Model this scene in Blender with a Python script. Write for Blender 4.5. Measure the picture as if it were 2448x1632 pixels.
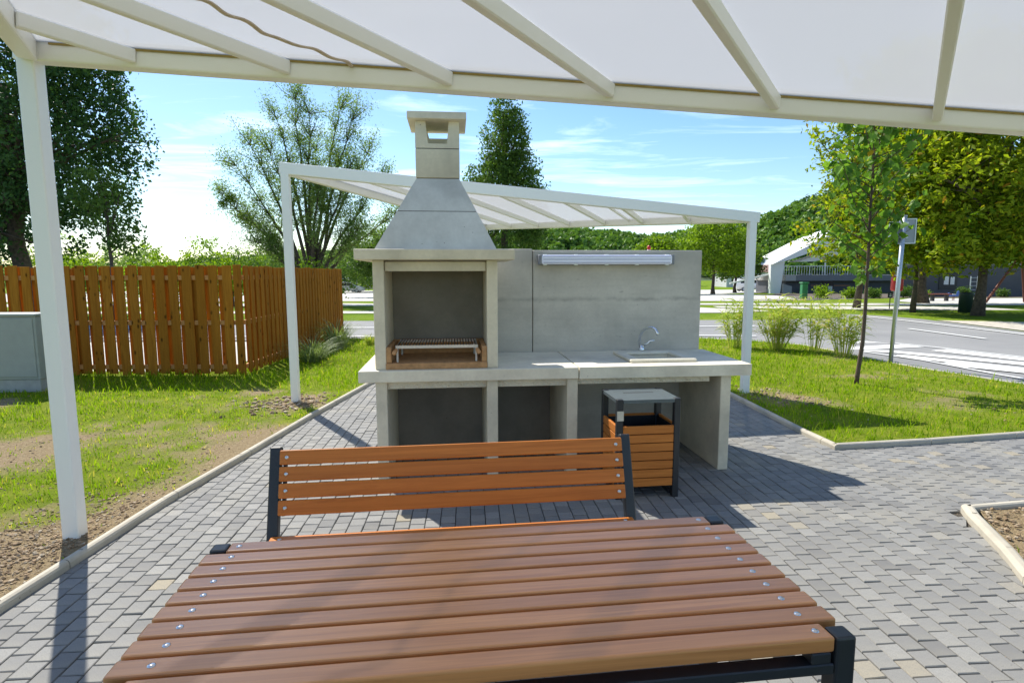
import bpy, bmesh, math, random
import numpy as np
from mathutils import Vector, Matrix, Quaternion

R = math.radians
for o in list(bpy.data.objects):
    bpy.data.objects.remove(o, do_unlink=True)
S = bpy.context.scene
COL = S.collection

# ------------------------------------------------------------------ camera
cam_d = bpy.data.cameras.new('camera')
cam = bpy.data.objects.new('camera', cam_d)
COL.objects.link(cam)
cam_d.sensor_width = 36.0
cam_d.lens = 36.0 * 1375.0 / 2448.0
cam_d.clip_start = 0.05
cam_d.clip_end = 4000.0
PITCH, ROLL = R(6.69), R(-0.15)
fw = Vector((0, math.cos(PITCH), -math.sin(PITCH)))
up = Vector((0, math.sin(PITCH), math.cos(PITCH)))
rt = Vector((1, 0, 0))
rt2 = rt * math.cos(ROLL) + up * math.sin(ROLL)
up2 = up * math.cos(ROLL) - rt * math.sin(ROLL)
cam.matrix_world = Matrix(((rt2.x, up2.x, -fw.x, 0), (rt2.y, up2.y, -fw.y, 0), (rt2.z, up2.z, -fw.z, 1.6), (0, 0, 0, 1)))
S.camera = cam
S.render.resolution_x, S.render.resolution_y = 1024, 682

# ------------------------------------------------------------------ light
SUN_AZ, SUN_EL = R(-36.0), R(49.3)          # azimuth from +Y, negative = towards -X
sunv = Vector((math.sin(SUN_AZ) * math.cos(SUN_EL), math.cos(SUN_AZ) * math.cos(SUN_EL), math.sin(SUN_EL)))
W = bpy.data.worlds.new('World')
S.world = W
W.use_nodes = True
wn, wl = W.node_tree.nodes, W.node_tree.links
wn.clear()
wo = wn.new('ShaderNodeOutputWorld')
wb = wn.new('ShaderNodeBackground')
sky = wn.new('ShaderNodeTexSky')
sky.sky_type = 'NISHITA'
sky.sun_disc = False
sky.sun_elevation = SUN_EL
sky.sun_rotation = SUN_AZ
sky.air_density = 1.0
sky.dust_density = 0.35
sky.ozone_density = 2.0
tc = wn.new('ShaderNodeTexCoord')
sep = wn.new('ShaderNodeSeparateXYZ')
wl.new(tc.outputs['Generated'], sep.inputs[0])
mx = wn.new('ShaderNodeMath'); mx.operation = 'MAXIMUM'; mx.inputs[1].default_value = 0.06
wl.new(sep.outputs['Z'], mx.inputs[0])
cmb = wn.new('ShaderNodeCombineXYZ')
for i, ax in enumerate('XY'):
    dv = wn.new('ShaderNodeMath'); dv.operation = 'DIVIDE'
    wl.new(sep.outputs[ax], dv.inputs[0]); wl.new(mx.outputs[0], dv.inputs[1])
    wl.new(dv.outputs[0], cmb.inputs[i])
mp = wn.new('ShaderNodeMapping')
mp.inputs['Scale'].default_value = (0.55, 1.25, 1.0)
mp.inputs['Rotation'].default_value = (0, 0, R(25))
mp.inputs['Location'].default_value = (3.1, 0.4, 0.0)
wl.new(cmb.outputs[0], mp.inputs[0])
nz = wn.new('ShaderNodeTexNoise')
nz.inputs['Scale'].default_value = 1.0
nz.inputs['Detail'].default_value = 9.0
nz.inputs['Roughness'].default_value = 0.62
nz.inputs['Distortion'].default_value = 0.6
wl.new(mp.outputs[0], nz.inputs['Vector'])
rp = wn.new('ShaderNodeValToRGB')
rp.color_ramp.elements[0].position = 0.50; rp.color_ramp.elements[0].color = (0, 0, 0, 1)
rp.color_ramp.elements[1].position = 0.74; rp.color_ramp.elements[1].color = (0.75, 0.75, 0.75, 1)
wl.new(nz.outputs['Fac'], rp.inputs[0])
fz = wn.new('ShaderNodeMapRange'); fz.inputs['From Min'].default_value = .05; fz.inputs['From Max'].default_value = .2
wl.new(sep.outputs['Z'], fz.inputs['Value'])
fm = wn.new('ShaderNodeMath'); fm.operation = 'MULTIPLY'
wl.new(rp.outputs[0], fm.inputs[0]); wl.new(fz.outputs[0], fm.inputs[1])
mixc = wn.new('ShaderNodeMix'); mixc.data_type = 'RGBA'
wl.new(fm.outputs[0], mixc.inputs['Factor'])
hs = wn.new('ShaderNodeHueSaturation')
hs.inputs['Saturation'].default_value = 1.2
wl.new(sky.outputs[0], hs.inputs['Color'])
wl.new(hs.outputs[0], mixc.inputs['A'])
cl = wn.new('ShaderNodeMix'); cl.data_type = 'RGBA'; cl.blend_type = 'ADD'
cl.inputs['Factor'].default_value = 1.0
wl.new(sky.outputs[0], cl.inputs['A'])
cl.inputs['B'].default_value = (4.5, 4.5, 4.6, 1)
wl.new(cl.outputs['Result'], mixc.inputs['B'])
wl.new(mixc.outputs['Result'], wb.inputs['Color'])
wb.inputs['Strength'].default_value = 0.088
wl.new(wb.outputs[0], wo.inputs['Surface'])
sd = bpy.data.lights.new('sun', 'SUN')
sd.energy = 3.6
sd.angle = R(0.53)
sd.color = (1.0, 0.945, 0.85)
so = bpy.data.objects.new('sun', sd)
COL.objects.link(so)
so.location = sunv * 60
so.rotation_euler = sunv.to_track_quat('Z', 'Y').to_euler()
S.view_settings.view_transform = 'Standard'
S.view_settings.look = 'None'
S.view_settings.gamma = 1.0
S.view_settings.exposure = 1.1
S.view_settings.use_curve_mapping = False
try:
    S.cycles.max_bounces = 8
    S.cycles.transparent_max_bounces = 12
except Exception:
    pass

# ------------------------------------------------------------------ helpers
def tag(o, label=None, cat=None, group=None, kind=None):
    if label: o['label'] = label
    if cat: o['category'] = cat
    if group: o['group'] = group
    if kind: o['kind'] = kind
    return o

def thing(name, label, cat, loc=(0, 0, 0), rz=0.0, group=None):
    o = bpy.data.objects.new(name, None)
    COL.objects.link(o)
    o.location = loc
    o.rotation_euler = (0, 0, rz)
    o.empty_display_size = 0.1
    return tag(o, label, cat, group)

def link(name, me, parent=None, kind=None):
    o = bpy.data.objects.new(name, me)
    COL.objects.link(o)
    if parent is not None: o.parent = parent
    if kind: o['kind'] = kind
    return o

def mk(name, bm, mat, parent=None, smooth=False, kind=None):
    me = bpy.data.meshes.new(name)
    bmesh.ops.recalc_face_normals(bm, faces=bm.faces[:])
    bm.to_mesh(me); bm.free()
    me.materials.append(mat)
    if smooth:
        me.polygons.foreach_set('use_smooth', [True] * len(me.polygons))
    return link(name, me, parent, kind)

def B(): return bmesh.new()

def box(bm, x0, x1, y0, y1, z0, z1, bev=0.0, seg=1, M=None):
    r = bmesh.ops.create_cube(bm, size=1.0)
    vs = r['verts']
    for v in vs:
        v.co = Vector(((x0 + x1) / 2 + v.co.x * (x1 - x0), (y0 + y1) / 2 + v.co.y * (y1 - y0), (z0 + z1) / 2 + v.co.z * (z1 - z0)))
    if bev > 0:
        es = list({e for v in vs for e in v.link_edges})
        rr = bmesh.ops.bevel(bm, geom=es, offset=bev, segments=seg, affect='EDGES', profile=0.5)
        vs = list({v for f in rr['faces'] for v in f.verts} | {v for v in vs if v.is_valid})
    if M is not None:
        bmesh.ops.transform(bm, matrix=M, verts=[v for v in vs if v.is_valid])
    return vs

def bbox_obj(name, mat, parent, x0, x1, y0, y1, z0, z1, bev=0.0, seg=1):
    bm = B(); box(bm, x0, x1, y0, y1, z0, z1, bev, seg)
    return mk(name, bm, mat, parent)

def beam_mat(a, b, upv=(0, 0, 1)):
    a, b = Vector(a), Vector(b)
    x = (b - a).normalized()
    y = Vector(upv).cross(x).normalized()
    z = x.cross(y)
    return Matrix(((x.x, y.x, z.x, a.x), (x.y, y.y, z.y, a.y), (x.z, y.z, z.z, a.z), (0, 0, 0, 1))), (b - a).length

def bar(bm, a, b, w, h, bev=0.0, upv=(0, 0, 1), seg=1):
    M, L = beam_mat(a, b, upv)
    box(bm, 0, L, -w / 2, w / 2, -h / 2, h / 2, bev, seg, M)

def tube(bm, pts, rad, n=8, cap=True):
    pts = [Vector(p) for p in pts]
    if not hasattr(rad, '__len__'): rad = [rad] * len(pts)
    rings = []
    pn = None
    for i, p in enumerate(pts):
        d = (pts[min(i + 1, len(pts) - 1)] - pts[max(i - 1, 0)]).normalized()
        if pn is None:
            a = Vector((0, 0, 1)) if abs(d.z) < 0.9 else Vector((1, 0, 0))
            pn = d.cross(a).normalized()
        else:
            pn = (pn - d * pn.dot(d)).normalized()
        q = d.cross(pn)
        rings.append([bm.verts.new(p + (pn * math.cos(2 * math.pi * k / n) + q * math.sin(2 * math.pi * k / n)) * rad[i]) for k in range(n)])
    for a, b in zip(rings[:-1], rings[1:]):
        for k in range(n):
            bm.faces.new((a[k], a[(k + 1) % n], b[(k + 1) % n], b[k]))
    if cap:
        bm.faces.new(rings[0][::-1]); bm.faces.new(rings[-1])

def prism(bm, poly, z0, z1, M=None):
    lo = [bm.verts.new((x, y, z0)) for x, y in poly]
    hi = [bm.verts.new((x, y, z1)) for x, y in poly]
    n = len(poly)
    bm.faces.new(lo[::-1]); bm.faces.new(hi)
    for i in range(n):
        bm.faces.new((lo[i], lo[(i + 1) % n], hi[(i + 1) % n], hi[i]))
    if M is not None:
        bmesh.ops.transform(bm, matrix=M, verts=lo + hi)
    return lo + hi

def frustum(bm, r0, z0, r1, z1):
    # rects (x0,x1,y0,y1)
    def rr(r, z): return [bm.verts.new(c) for c in ((r[0], r[2], z), (r[1], r[2], z), (r[1], r[3], z), (r[0], r[3], z))]
    a, b = rr(r0, z0), rr(r1, z1)
    bm.faces.new(a[::-1]); bm.faces.new(b)
    for i in range(4): bm.faces.new((a[i], a[(i + 1) % 4], b[(i + 1) % 4], b[i]))

def ring_slab(bm, o, i, z0, z1):
    def rr(r, z): return [bm.verts.new(c) for c in ((r[0], r[2], z), (r[1], r[2], z), (r[1], r[3], z), (r[0], r[3], z))]
    o0, o1, i0, i1 = rr(o, z0), rr(o, z1), rr(i, z0), rr(i, z1)
    for k in range(4):
        j = (k + 1) % 4
        bm.faces.new((o0[k], o0[j], o1[j], o1[k])); bm.faces.new((i0[j], i0[k], i1[k], i1[j]))
        bm.faces.new((o1[k], o1[j], i1[j], i1[k])); bm.faces.new((o0[j], o0[k], i0[k], i0[j]))

def mesh_np(name, V, F, mat, tone=None, smooth=False):
    V = np.asarray(V, np.float32); F = np.asarray(F, np.int32)
    me = bpy.data.meshes.new(name)
    me.vertices.add(len(V)); me.vertices.foreach_set('co', V.ravel())
    n, k = F.shape
    me.loops.add(n * k); me.loops.foreach_set('vertex_index', F.ravel())
    me.polygons.add(n)
    me.polygons.foreach_set('loop_start', np.arange(0, n * k, k, dtype=np.int32))
    me.polygons.foreach_set('loop_total', np.full(n, k, np.int32))
    me.update(calc_edges=True)
    if tone is not None:
        at = me.attributes.new('tone', 'FLOAT', 'FACE')
        at.data.foreach_set('value', np.asarray(tone, np.float32))
    me.polygons.foreach_set('use_smooth', np.full(n, bool(smooth)))
    me.materials.append(mat)
    return me

def sheet(name, poly, z, mat, parent=None, kind='structure', holes=None):
    bm = B()
    vs = [bm.verts.new((x, y, z(x, y) if callable(z) else z)) for x, y in poly]
    f = bm.faces.new(vs)
    bmesh.ops.triangulate(bm, faces=[f])
    for f in bm.faces:
        if f.normal.z < 0: f.normal_flip()
    me = bpy.data.meshes.new(name)
    bm.to_mesh(me); bm.free()
    me.materials.append(mat)
    return link(name, me, parent, kind)

def inpoly(P, poly):
    P = np.atleast_2d(P); x, y = P[:, 0], P[:, 1]
    c = np.zeros(len(P), bool)
    n = len(poly)
    for i in range(n):
        x0, y0 = poly[i]; x1, y1 = poly[(i + 1) % n]
        m = ((y0 > y) != (y1 > y)) & (x < (x1 - x0) * (y - y0) / (y1 - y0 + 1e-12) + x0)
        c ^= m
    return c

def vnoise(P, seed=0):
    """smooth value noise on 2-D points"""
    P = np.asarray(P, float); i = np.floor(P).astype(np.int64); f = P - i
    f = f * f * (3 - 2 * f)
    def hsh(a, b):
        h = (a * 374761393 + b * 668265263 + seed * 974711) & 0x7fffffff
        h = ((h ^ (h >> 13)) * 1274126177) & 0x7fffffff
        return (h ^ (h >> 16)) % 10007 / 10007.0
    a = hsh(i[:, 0], i[:, 1]); b = hsh(i[:, 0] + 1, i[:, 1]); c = hsh(i[:, 0], i[:, 1] + 1); d = hsh(i[:, 0] + 1, i[:, 1] + 1)
    return (a * (1 - f[:, 0]) + b * f[:, 0]) * (1 - f[:, 1]) + (c * (1 - f[:, 0]) + d * f[:, 0]) * f[:, 1]

def fbm(P, seed=0, oct=4):
    P = np.asarray(P, float); r = 0; a = 0.5; t = 0
    for k in range(oct):
        r = r + a * vnoise(P * 2 ** k + 17.3 * k, seed + k); t += a; a *= 0.55
    return r / t

def gz(y):
    y = np.asarray(y, float)
    return np.where(y < 28, 0.0, -0.018 * (np.minimum(y, 110) - 28))

# ------------------------------------------------------------------ materials
class Mat:
    def __init__(s, name, col=(.5, .5, .5), rough=.6, metal=0.0):
        s.m = bpy.data.materials.new(name); s.m.use_nodes = True
        s.n, s.l = s.m.node_tree.nodes, s.m.node_tree.links
        s.p = s.n['Principled BSDF']
        s.p.inputs['Base Color'].default_value = (*col, 1)
        s.p.inputs['Roughness'].default_value = rough
        s.p.inputs['Metallic'].default_value = metal
        s.tc = None
    def coord(s, scale=(1, 1, 1), loc=(0, 0, 0), rot=(0, 0, 0), kind='Object'):
        if s.tc is None: s.tc = s.n.new('ShaderNodeTexCoord')
        m = s.n.new('ShaderNodeMapping')
        m.inputs['Scale'].default_value = scale; m.inputs['Location'].default_value = loc; m.inputs['Rotation'].default_value = rot
        s.l.new(s.tc.outputs[kind], m.inputs[0]); return m.outputs[0]
    def noise(s, scale, detail=4, rough=.55, vec=None, dist=0):
        t = s.n.new('ShaderNodeTexNoise')
        t.inputs['Scale'].default_value = scale; t.inputs['Detail'].default_value = detail
        t.inputs['Roughness'].default_value = rough; t.inputs['Distortion'].default_value = dist
        s.l.new(vec if vec is not None else s.coord(), t.inputs['Vector']); return t.outputs['Fac']
    def ramp(s, fac, stops):
        r = s.n.new('ShaderNodeValToRGB'); e = r.color_ramp.elements
        while len(e) < len(stops): e.new(0.5)
        for k, (p, c) in enumerate(stops):
            e[k].position = p; e[k].color = (*c, 1) if hasattr(c, '__len__') else (c, c, c, 1)
        s.l.new(fac, r.inputs[0]); return r.outputs[0]
    def mix(s, fac, a, b, mode='MIX'):
        m = s.n.new('ShaderNodeMix'); m.data_type = 'RGBA'; m.blend_type = mode
        for key, v in (('Factor', fac), ('A', a), ('B', b)):
            if hasattr(v, 'default_value'): s.l.new(v, m.inputs[key])
            elif key == 'Factor': m.inputs[key].default_value = v
            else: m.inputs[key].default_value = (*v, 1)
        return m.outputs['Result']
    def attr(s, name='tone'):
        a = s.n.new('ShaderNodeAttribute'); a.attribute_name = name; return a.outputs['Fac']
    def math(s, op, a, b):
        m = s.n.new('ShaderNodeMath'); m.operation = op
        for k, v in enumerate((a, b)):
            if hasattr(v, 'default_value'): s.l.new(v, m.inputs[k])
            else: m.inputs[k].default_value = v
        return m.outputs[0]
    def objrand(s):
        o = s.n.new('ShaderNodeObjectInfo'); return o.outputs['Random']
    def col(s, out): s.l.new(out, s.p.inputs['Base Color']); return s
    def rough(s, out): s.l.new(out, s.p.inputs['Roughness']); return s
    def bump(s, h, strength=.3, dist=.01):
        b = s.n.new('ShaderNodeBump'); b.inputs['Strength'].default_value = strength; b.inputs['Distance'].default_value = dist
        s.l.new(h, b.inputs['Height']); s.l.new(b.outputs[0], s.p.inputs['Normal']); return s

def m_concrete(name, base, warm=(1, 1, 1), lines=False):
    m = Mat(name, base, .85)
    b = np.array(base)
    n1 = m.noise(2.6, 6, .6)
    c = m.ramp(n1, [(.28, tuple(b * .74)), (.5, tuple(b)), (.74, tuple(np.minimum(b * 1.18, .85)))])
    n2 = m.noise(38, 3, .6)
    c = m.mix(m.ramp(n2, [(.30, .0), (.62, .22)]), c, tuple(b * .72))
    v = m.n.new('ShaderNodeTexVoronoi'); v.inputs['Scale'].default_value = 17
    m.l.new(m.coord(), v.inputs['Vector'])
    pits = m.ramp(v.outputs['Distance'], [(.045, 1.0), (.085, 0.0)])
    pm = m.math('MULTIPLY', pits, m.ramp(m.noise(5, 2), [(.50, 0.0), (.58, 1.0)]))
    c = m.mix(pm, c, tuple(b * .4))
    h = m.math('SUBTRACT', n2, pm)
    if lines:
        st = m.noise(1.0, 5, .65, m.coord((1.5, 1.5, 24)))
        c = m.mix(m.ramp(st, [(.5, 0.0), (.75, .38)]), c, tuple(b * .74))
        # pour line across the wall, with stains
        sp = m.n.new('ShaderNodeSeparateXYZ'); m.l.new(m.coord(), sp.inputs[0])
        wob = m.math('MULTIPLY', m.math('SUBTRACT', m.noise(9, 3), .5), .05)
        d = m.math('ABSOLUTE', m.math('SUBTRACT', m.math('ADD', sp.outputs['Z'], wob), 1.365), 0)
        ln = m.ramp(d, [(.0, .7), (.026, 0.0)])
        ln = m.math('MULTIPLY', ln, m.ramp(m.noise(5, 4), [(.35, .15), (.65, 1.0)]))
        c = m.mix(ln, c, tuple(b * .42))
        sm = m.ramp(m.noise(1.0, 4, .5, m.coord((5, 5, 13), (3, 1, 7))), [(.66, 0.0), (.72, .75)])
        c = m.mix(sm, c, tuple(b * .45))
        bl = m.ramp(m.noise(1.0, 5, .6, m.coord((1.1, 1.1, 2.6), (8, 2, 1))), [(.42, 0.0), (.66, .45)])
        c = m.mix(bl, c, tuple(b * .70))
    m.col(c); m.bump(h, .25, .004)
    return m.m

def m_wood(name, c0, c1, grain=(1.2, 16, 16), rough=.42, knots=False, spec=.5, rnd=.25):
    m = Mat(name, c0, rough)
    vec = m.coord(grain)
    off = m.n.new('ShaderNodeVectorMath'); off.operation = 'ADD'
    m.l.new(vec, off.inputs[0])
    r = m.objrand(); k = m.n.new('ShaderNodeCombineXYZ')
    for i, q in enumerate((37.0, 91.0, 53.0)): m.l.new(m.math('MULTIPLY', r, q), k.inputs[i])
    m.l.new(k.outputs[0], off.inputs[1])
    n1 = m.noise(1.6, 6, .6, off.outputs[0], 1.2)
    c = m.ramp(n1, [(.32, c1), (.6, c0)])
    c = m.mix(m.ramp(r, [(0, 0.0), (1, rnd)]), c, tuple(np.array(c1) * .8))
    if knots:
        v = m.n.new('ShaderNodeTexVoronoi'); v.inputs['Scale'].default_value = 1.0
        v2 = m.n.new('ShaderNodeVectorMath'); v2.operation = 'ADD'
        m.l.new(m.coord((9, 9, 4.4)), v2.inputs[0]); m.l.new(k.outputs[0], v2.inputs[1])
        m.l.new(v2.outputs[0], v.inputs['Vector'])
        kn = m.ramp(v.outputs['Distance'], [(.09, .9), (.20, 0.0)])
        c = m.mix(kn, c, tuple(np.array(c1) * .25))
    m.col(c); m.bump(n1, .12, .002)
    m.p.inputs['Specular IOR Level'].default_value = spec
    return m.m

def m_leaf(name, dark, light, autumn=None, trans=.35, aut=.86, spec=.16):
    m = Mat(name, dark, .5)
    t = m.attr('tone')
    st = [(0.0, dark), (.75, light)]
    if autumn: st += [(aut, light), (.97, autumn)]
    c = m.ramp(t, st)
    m.col(c)
    m.p.inputs['Specular IOR Level'].default_value = spec
    tr = m.n.new('ShaderNodeBsdfTranslucent')
    c2 = m.mix(1.0, c, (1.25, 1.35, .55), 'MULTIPLY')
    m.l.new(c2, tr.inputs['Color'])
    ms = m.n.new('ShaderNodeMixShader'); ms.inputs[0].default_value = trans
    m.l.new(m.p.outputs[0], ms.inputs[1]); m.l.new(tr.outputs[0], ms.inputs[2])
    m.l.new(ms.outputs[0], m.n['Material Output'].inputs['Surface'])
    return m.m

def simple(name, col, rough=.5, metal=0.0, var=.12, sc=30, bump=0.0):
    m = Mat(name, col, rough, metal)
    b = np.array(col)
    n = m.noise(sc, 4)
    m.col(m.ramp(n, [(.3, tuple(b * (1 - var))), (.7, tuple(np.minimum(b * (1 + var), 1)))]))
    if bump: m.bump(n, bump, .002)
    return m.m

MT = {}
MT['concrete'] = m_concrete('barbecue concrete', (.70, .635, .49))
MT['concrete_shaded'] = m_concrete('shade-darkened back panel concrete', (.25, .235, .20))  # recess shade of firebox and counter bays put into a darker base colour
MT['concrete_light'] = m_concrete('counter concrete', (.74, .68, .54))
MT['concrete_hood'] = m_concrete('hood concrete', (.62, .63, .62))
MT['concrete_wall'] = m_concrete('cast wall concrete', (.56, .53, .46), lines=True)
MT['kerb'] = m_concrete('kerb concrete', (.45, .41, .33))
MT['firebrick'] = simple('firebrick', (.42, .235, .105), .85, var=.22, sc=24, bump=.2)
MT['white_metal'] = simple('white powder coat', (.87, .865, .82), .38, var=.02, sc=300, bump=.05)
MT['black_metal'] = simple('black powder coat', (.018, .021, .026), .42, var=.15, sc=260, bump=.08)
MT['steel'] = simple('zinc bolt', (.62, .63, .66), .28, 1.0, var=.08)
MT['chrome'] = simple('chrome', (.75, .77, .8), .08, 1.0, var=.02)
MT['galv'] = simple('galvanised steel', (.50, .53, .56), .42, .75, var=.16, sc=60)
MT['table_wood'] = m_wood('glazed table wood', (.70, .295, .092), (.50, .19, .054), (1.0, 30, 30), .36, spec=.5, rnd=.42)
_p = MT['table_wood'].node_tree.nodes['Principled BSDF']; _p.inputs['Coat Weight'].default_value = .6; _p.inputs['Coat Roughness'].default_value = .32
MT['bench_wood'] = m_wood('glazed bench wood', (.58, .20, .040), (.43, .135, .026), (1.0, 22, 22), .42, spec=.22, rnd=.3)
MT['bin_wood'] = m_wood('bin wood', (.58, .21, .045), (.43, .14, .028), (1.2, 22, 22), .45, spec=.2, rnd=.5)
MT['fence_wood'] = m_wood('impregnated fence wood', (.43, .18, .022), (.29, .11, .012), (20, 20, 1.1), .85, knots=True, spec=.08, rnd=.55)
MT['rail_wood'] = m_wood('pale fence rail wood', (.58, .28, .085), (.46, .20, .055), (1.4, 18, 18), .7, rnd=.3)
MT['bark'] = simple('bark', (.085, .065, .048), .9, var=.45, sc=9, bump=.6)
MT['bark_young'] = simple('young bark', (.10, .065, .045), .8, var=.3, sc=25, bump=.3)
MT['leaf_dark'] = m_leaf('dark lime leaf', (.022, .060, .022), (.068, .14, .038), trans=.32)
MT['leaf_willow'] = m_leaf('willow leaf', (.10, .165, .055), (.24, .33, .12), trans=.5)
MT['leaf_poplar'] = m_leaf('poplar leaf', (.042, .095, .022), (.135, .22, .04), trans=.4)
MT['leaf_green'] = m_leaf('bright green leaf', (.09, .17, .012), (.26, .37, .024), trans=.45)
MT['leaf_mid'] = m_leaf('mid green leaf', (.050, .105, .024), (.13, .21, .042), trans=.35)
MT['leaf_chestnut'] = m_leaf('turning chestnut leaf', (.095, .175, .010), (.34, .39, .024), (.42, .24, .03), trans=.52)
MT['leaf_sapling'] = m_leaf('sapling leaf', (.055, .135, .022), (.18, .31, .05), (.55, .33, .02), trans=.4, aut=.965)
MT['leaf_forest'] = m_leaf('hill forest leaf', (.07, .15, .036), (.18, .30, .050), trans=.2)
MT['blade'] = m_leaf('lawn grass', (.095, .20, .006), (.285, .395, .012), (.52, .43, .11), trans=.5, spec=.06)
MT['reed'] = m_leaf('ornamental grass', (.20, .27, .03), (.46, .52, .10), (.58, .47, .20), trans=.4)
MT['reed_green'] = m_leaf('green ornamental grass', (.09, .14, .05), (.24, .30, .13), trans=.4)

mm = Mat('roof sheet', (.8, .8, .8), .35)
_pn = mm.noise(160, 3)
mm.bump(_pn, .08, .001)
mm.p.inputs['Base Color'].default_value = (.58, .575, .55, 1)
_tr = mm.n.new('ShaderNodeBsdfTranslucent'); _tr.inputs['Color'].default_value = (.66, .665, .66, 1)
_tp = mm.n.new('ShaderNodeBsdfTransparent'); _tp.inputs['Color'].default_value = (.95, .96, 1, 1)
_m1 = mm.n.new('ShaderNodeMixShader'); _m1.inputs[0].default_value = .62
mm.l.new(mm.p.outputs[0], _m1.inputs[1]); mm.l.new(_tr.outputs[0], _m1.inputs[2])
_m2 = mm.n.new('ShaderNodeMixShader'); _m2.inputs[0].default_value = .23
mm.l.new(_m1.outputs[0], _m2.inputs[1]); mm.l.new(_tp.outputs[0], _m2.inputs[2])
mm.l.new(_m2.outputs[0], mm.n['Material Output'].inputs['Surface'])
MT['roof'] = mm.m

mm = Mat('paver concrete', (.4, .4, .38), .85)
t = mm.attr('tone')
c = mm.ramp(t, [(0, (.132, .130, .125)), (.3, (.186, .184, .175)), (.7, (.237, .234, .22)), (.88, (.28, .275, .256)), (.93, (.275, .255, .21)), (1.0, (.32, .275, .19))])
c = mm.mix(mm.ramp(mm.noise(55, 3, .7), [(.3, 0.0), (.7, .40)]), c, (.15, .15, .147))
c = mm.mix(mm.ramp(mm.noise(210, 2, .7), [(.5, 0.0), (.66, .45)]), c, (.12, .12, .12))
c = mm.mix(mm.ramp(mm.noise(1.3, 4, .6), [(.48, 0.0), (.72, .40)]), c, (.31, .285, .22))
mm.col(c); mm.bump(mm.noise(240, 2), .25, .002)
MT['paver'] = mm.m
MT['joint'] = simple('joint sand', (.055, .046, .034), .95, var=.3, sc=40)

mm = Mat('lawn soil', (.2, .15, .1), .95)
bare = mm.attr('tone')
g = mm.ramp(mm.noise(3.5, 5), [(.3, (.125, .185, .012)), (.7, (.215, .25, .025))])
d = mm.ramp(mm.noise(34, 6, .75), [(.3, (.21, .155, .085)), (.55, (.32, .245, .145)), (.75, (.44, .37, .25))])
mm.col(mm.mix(mm.ramp(bare, [(.3, 0.0), (.7, 1.0)]), g, d)); mm.bump(mm.noise(60, 5, .7), 1.0, .025)
mm.p.inputs['Specular IOR Level'].default_value = .06
MT['lawn'] = mm.m
mm = Mat('soil clods', (.3, .22, .13), .95)
mm.col(mm.ramp(mm.attr('tone'), [(0, (.15, .10, .055)), (.5, (.29, .205, .12)), (1, (.46, .40, .30))]))
MT['clod'] = mm.m

mm = Mat('asphalt', (.1, .1, .1), .9)
c = mm.ramp(mm.noise(.35, 5, .6), [(.35, (.20, .20, .198)), (.65, (.265, .262, .255))])
c = mm.mix(mm.ramp(mm.noise(60, 2), [(.4, 0.0), (.7, .3)]), c, (.14, .14, .14))
c = mm.mix(mm.ramp(mm.noise(1.0, 4, .6, mm.coord((.25, 6, 1))), [(.55, 0.0), (.72, .3)]), c, (.15, .15, .15))
mm.col(c); mm.bump(mm.noise(200, 2), .2, .003)
MT['asphalt'] = mm.m
MT['marking'] = simple('road paint', (.74, .74, .71), .7, var=.10, sc=5)
MT['pale_paving'] = simple('pale paving', (.50, .48, .43), .9, var=.14, sc=1.2)
MT['gravel'] = simple('pale gravel', (.45, .41, .34), .95, var=.28, sc=6, bump=.5)
MT['bark_bed'] = simple('mulch', (.10, .075, .05), .95, var=.4, sc=3, bump=.5)
mm = Mat('field grass', (.1, .15, .03), .95)
mm.col(mm.ramp(mm.noise(.35, 6, .65), [(.3, (.09, .165, .008)), (.55, (.15, .22, .014)), (.75, (.24, .24, .06))])); mm.bump(mm.noise(6, 5, .7), 1.0, .08)
mm.p.inputs['Specular IOR Level'].default_value = .06
MT['field'] = mm.m
mm = Mat('wooded ground', (.03, .05, .02), .95)
mm.col(mm.ramp(mm.noise(.08, 5), [(.3, (.03, .06, .02)), (.7, (.06, .10, .03))])); MT['hill'] = mm.m

mm = Mat('tinted glass', (.02, .025, .03), .06); mm.p.inputs['Specular IOR Level'].default_value = .8; MT['glass'] = mm.m
MT['car_white'] = simple('white car paint', (.78, .79, .80), .22, var=.01)
MT['car_white'].node_tree.nodes['Principled BSDF'].inputs['Coat Weight'].default_value = .6
MT['tyre'] = simple('rubber', (.022, .022, .022), .85)
MT['plastic_black'] = simple('black plastic', (.03, .03, .03), .6)
MT['blue_dark'] = simple('awning cloth', (.05, .07, .16), .7)
MT['caravan'] = simple('caravan panel', (.62, .66, .70), .35, var=.03)
MT['lamp_red'] = simple('rear lamp', (.45, .02, .02), .3)
MT['white_paint'] = simple('white facade', (.78, .78, .78), .6, var=.03, sc=2)
MT['grey_wall'] = simple('anthracite facade', (.075, .078, .09), .75, var=.10, sc=1.5)
MT['grey_slab'] = simple('grey fascia', (.17, .17, .18), .7, var=.08, sc=2)
MT['lightgrey_wall'] = simple('light grey plinth', (.38, .37, .36), .8, var=.06, sc=2)
MT['copper'] = simple('rust band', (.30, .15, .09), .7)
MT['roof_tile'] = simple('clay roof', (.36, .20, .155), .85, var=.25, sc=3)
MT['plaster'] = simple('house plaster', (.55, .55, .56), .85, var=.06)
MT['red'] = simple('red plastic', (.62, .025, .03), .4, var=.05)
MT['green'] = simple('green plastic', (.02, .19, .06), .5, var=.1)
MT['dark_green'] = simple('dark green steel', (.012, .035, .028), .55)
MT['wood_red'] = simple('stained timber', (.22, .07, .04), .7, var=.2)
MT['blue'] = simple('blue plastic', (.04, .10, .35), .5)
MT['cabinet'] = simple('grey cabinet polyester', (.31, .335, .315), .6, var=.05, sc=8)
MT['cabinet_base'] = simple('cabinet plinth', (.36, .36, .34), .85, var=.12, sc=10)
MT['sign_back'] = simple('sign plate back', (.30, .33, .36), .55, .3, var=.08, sc=5)
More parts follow.
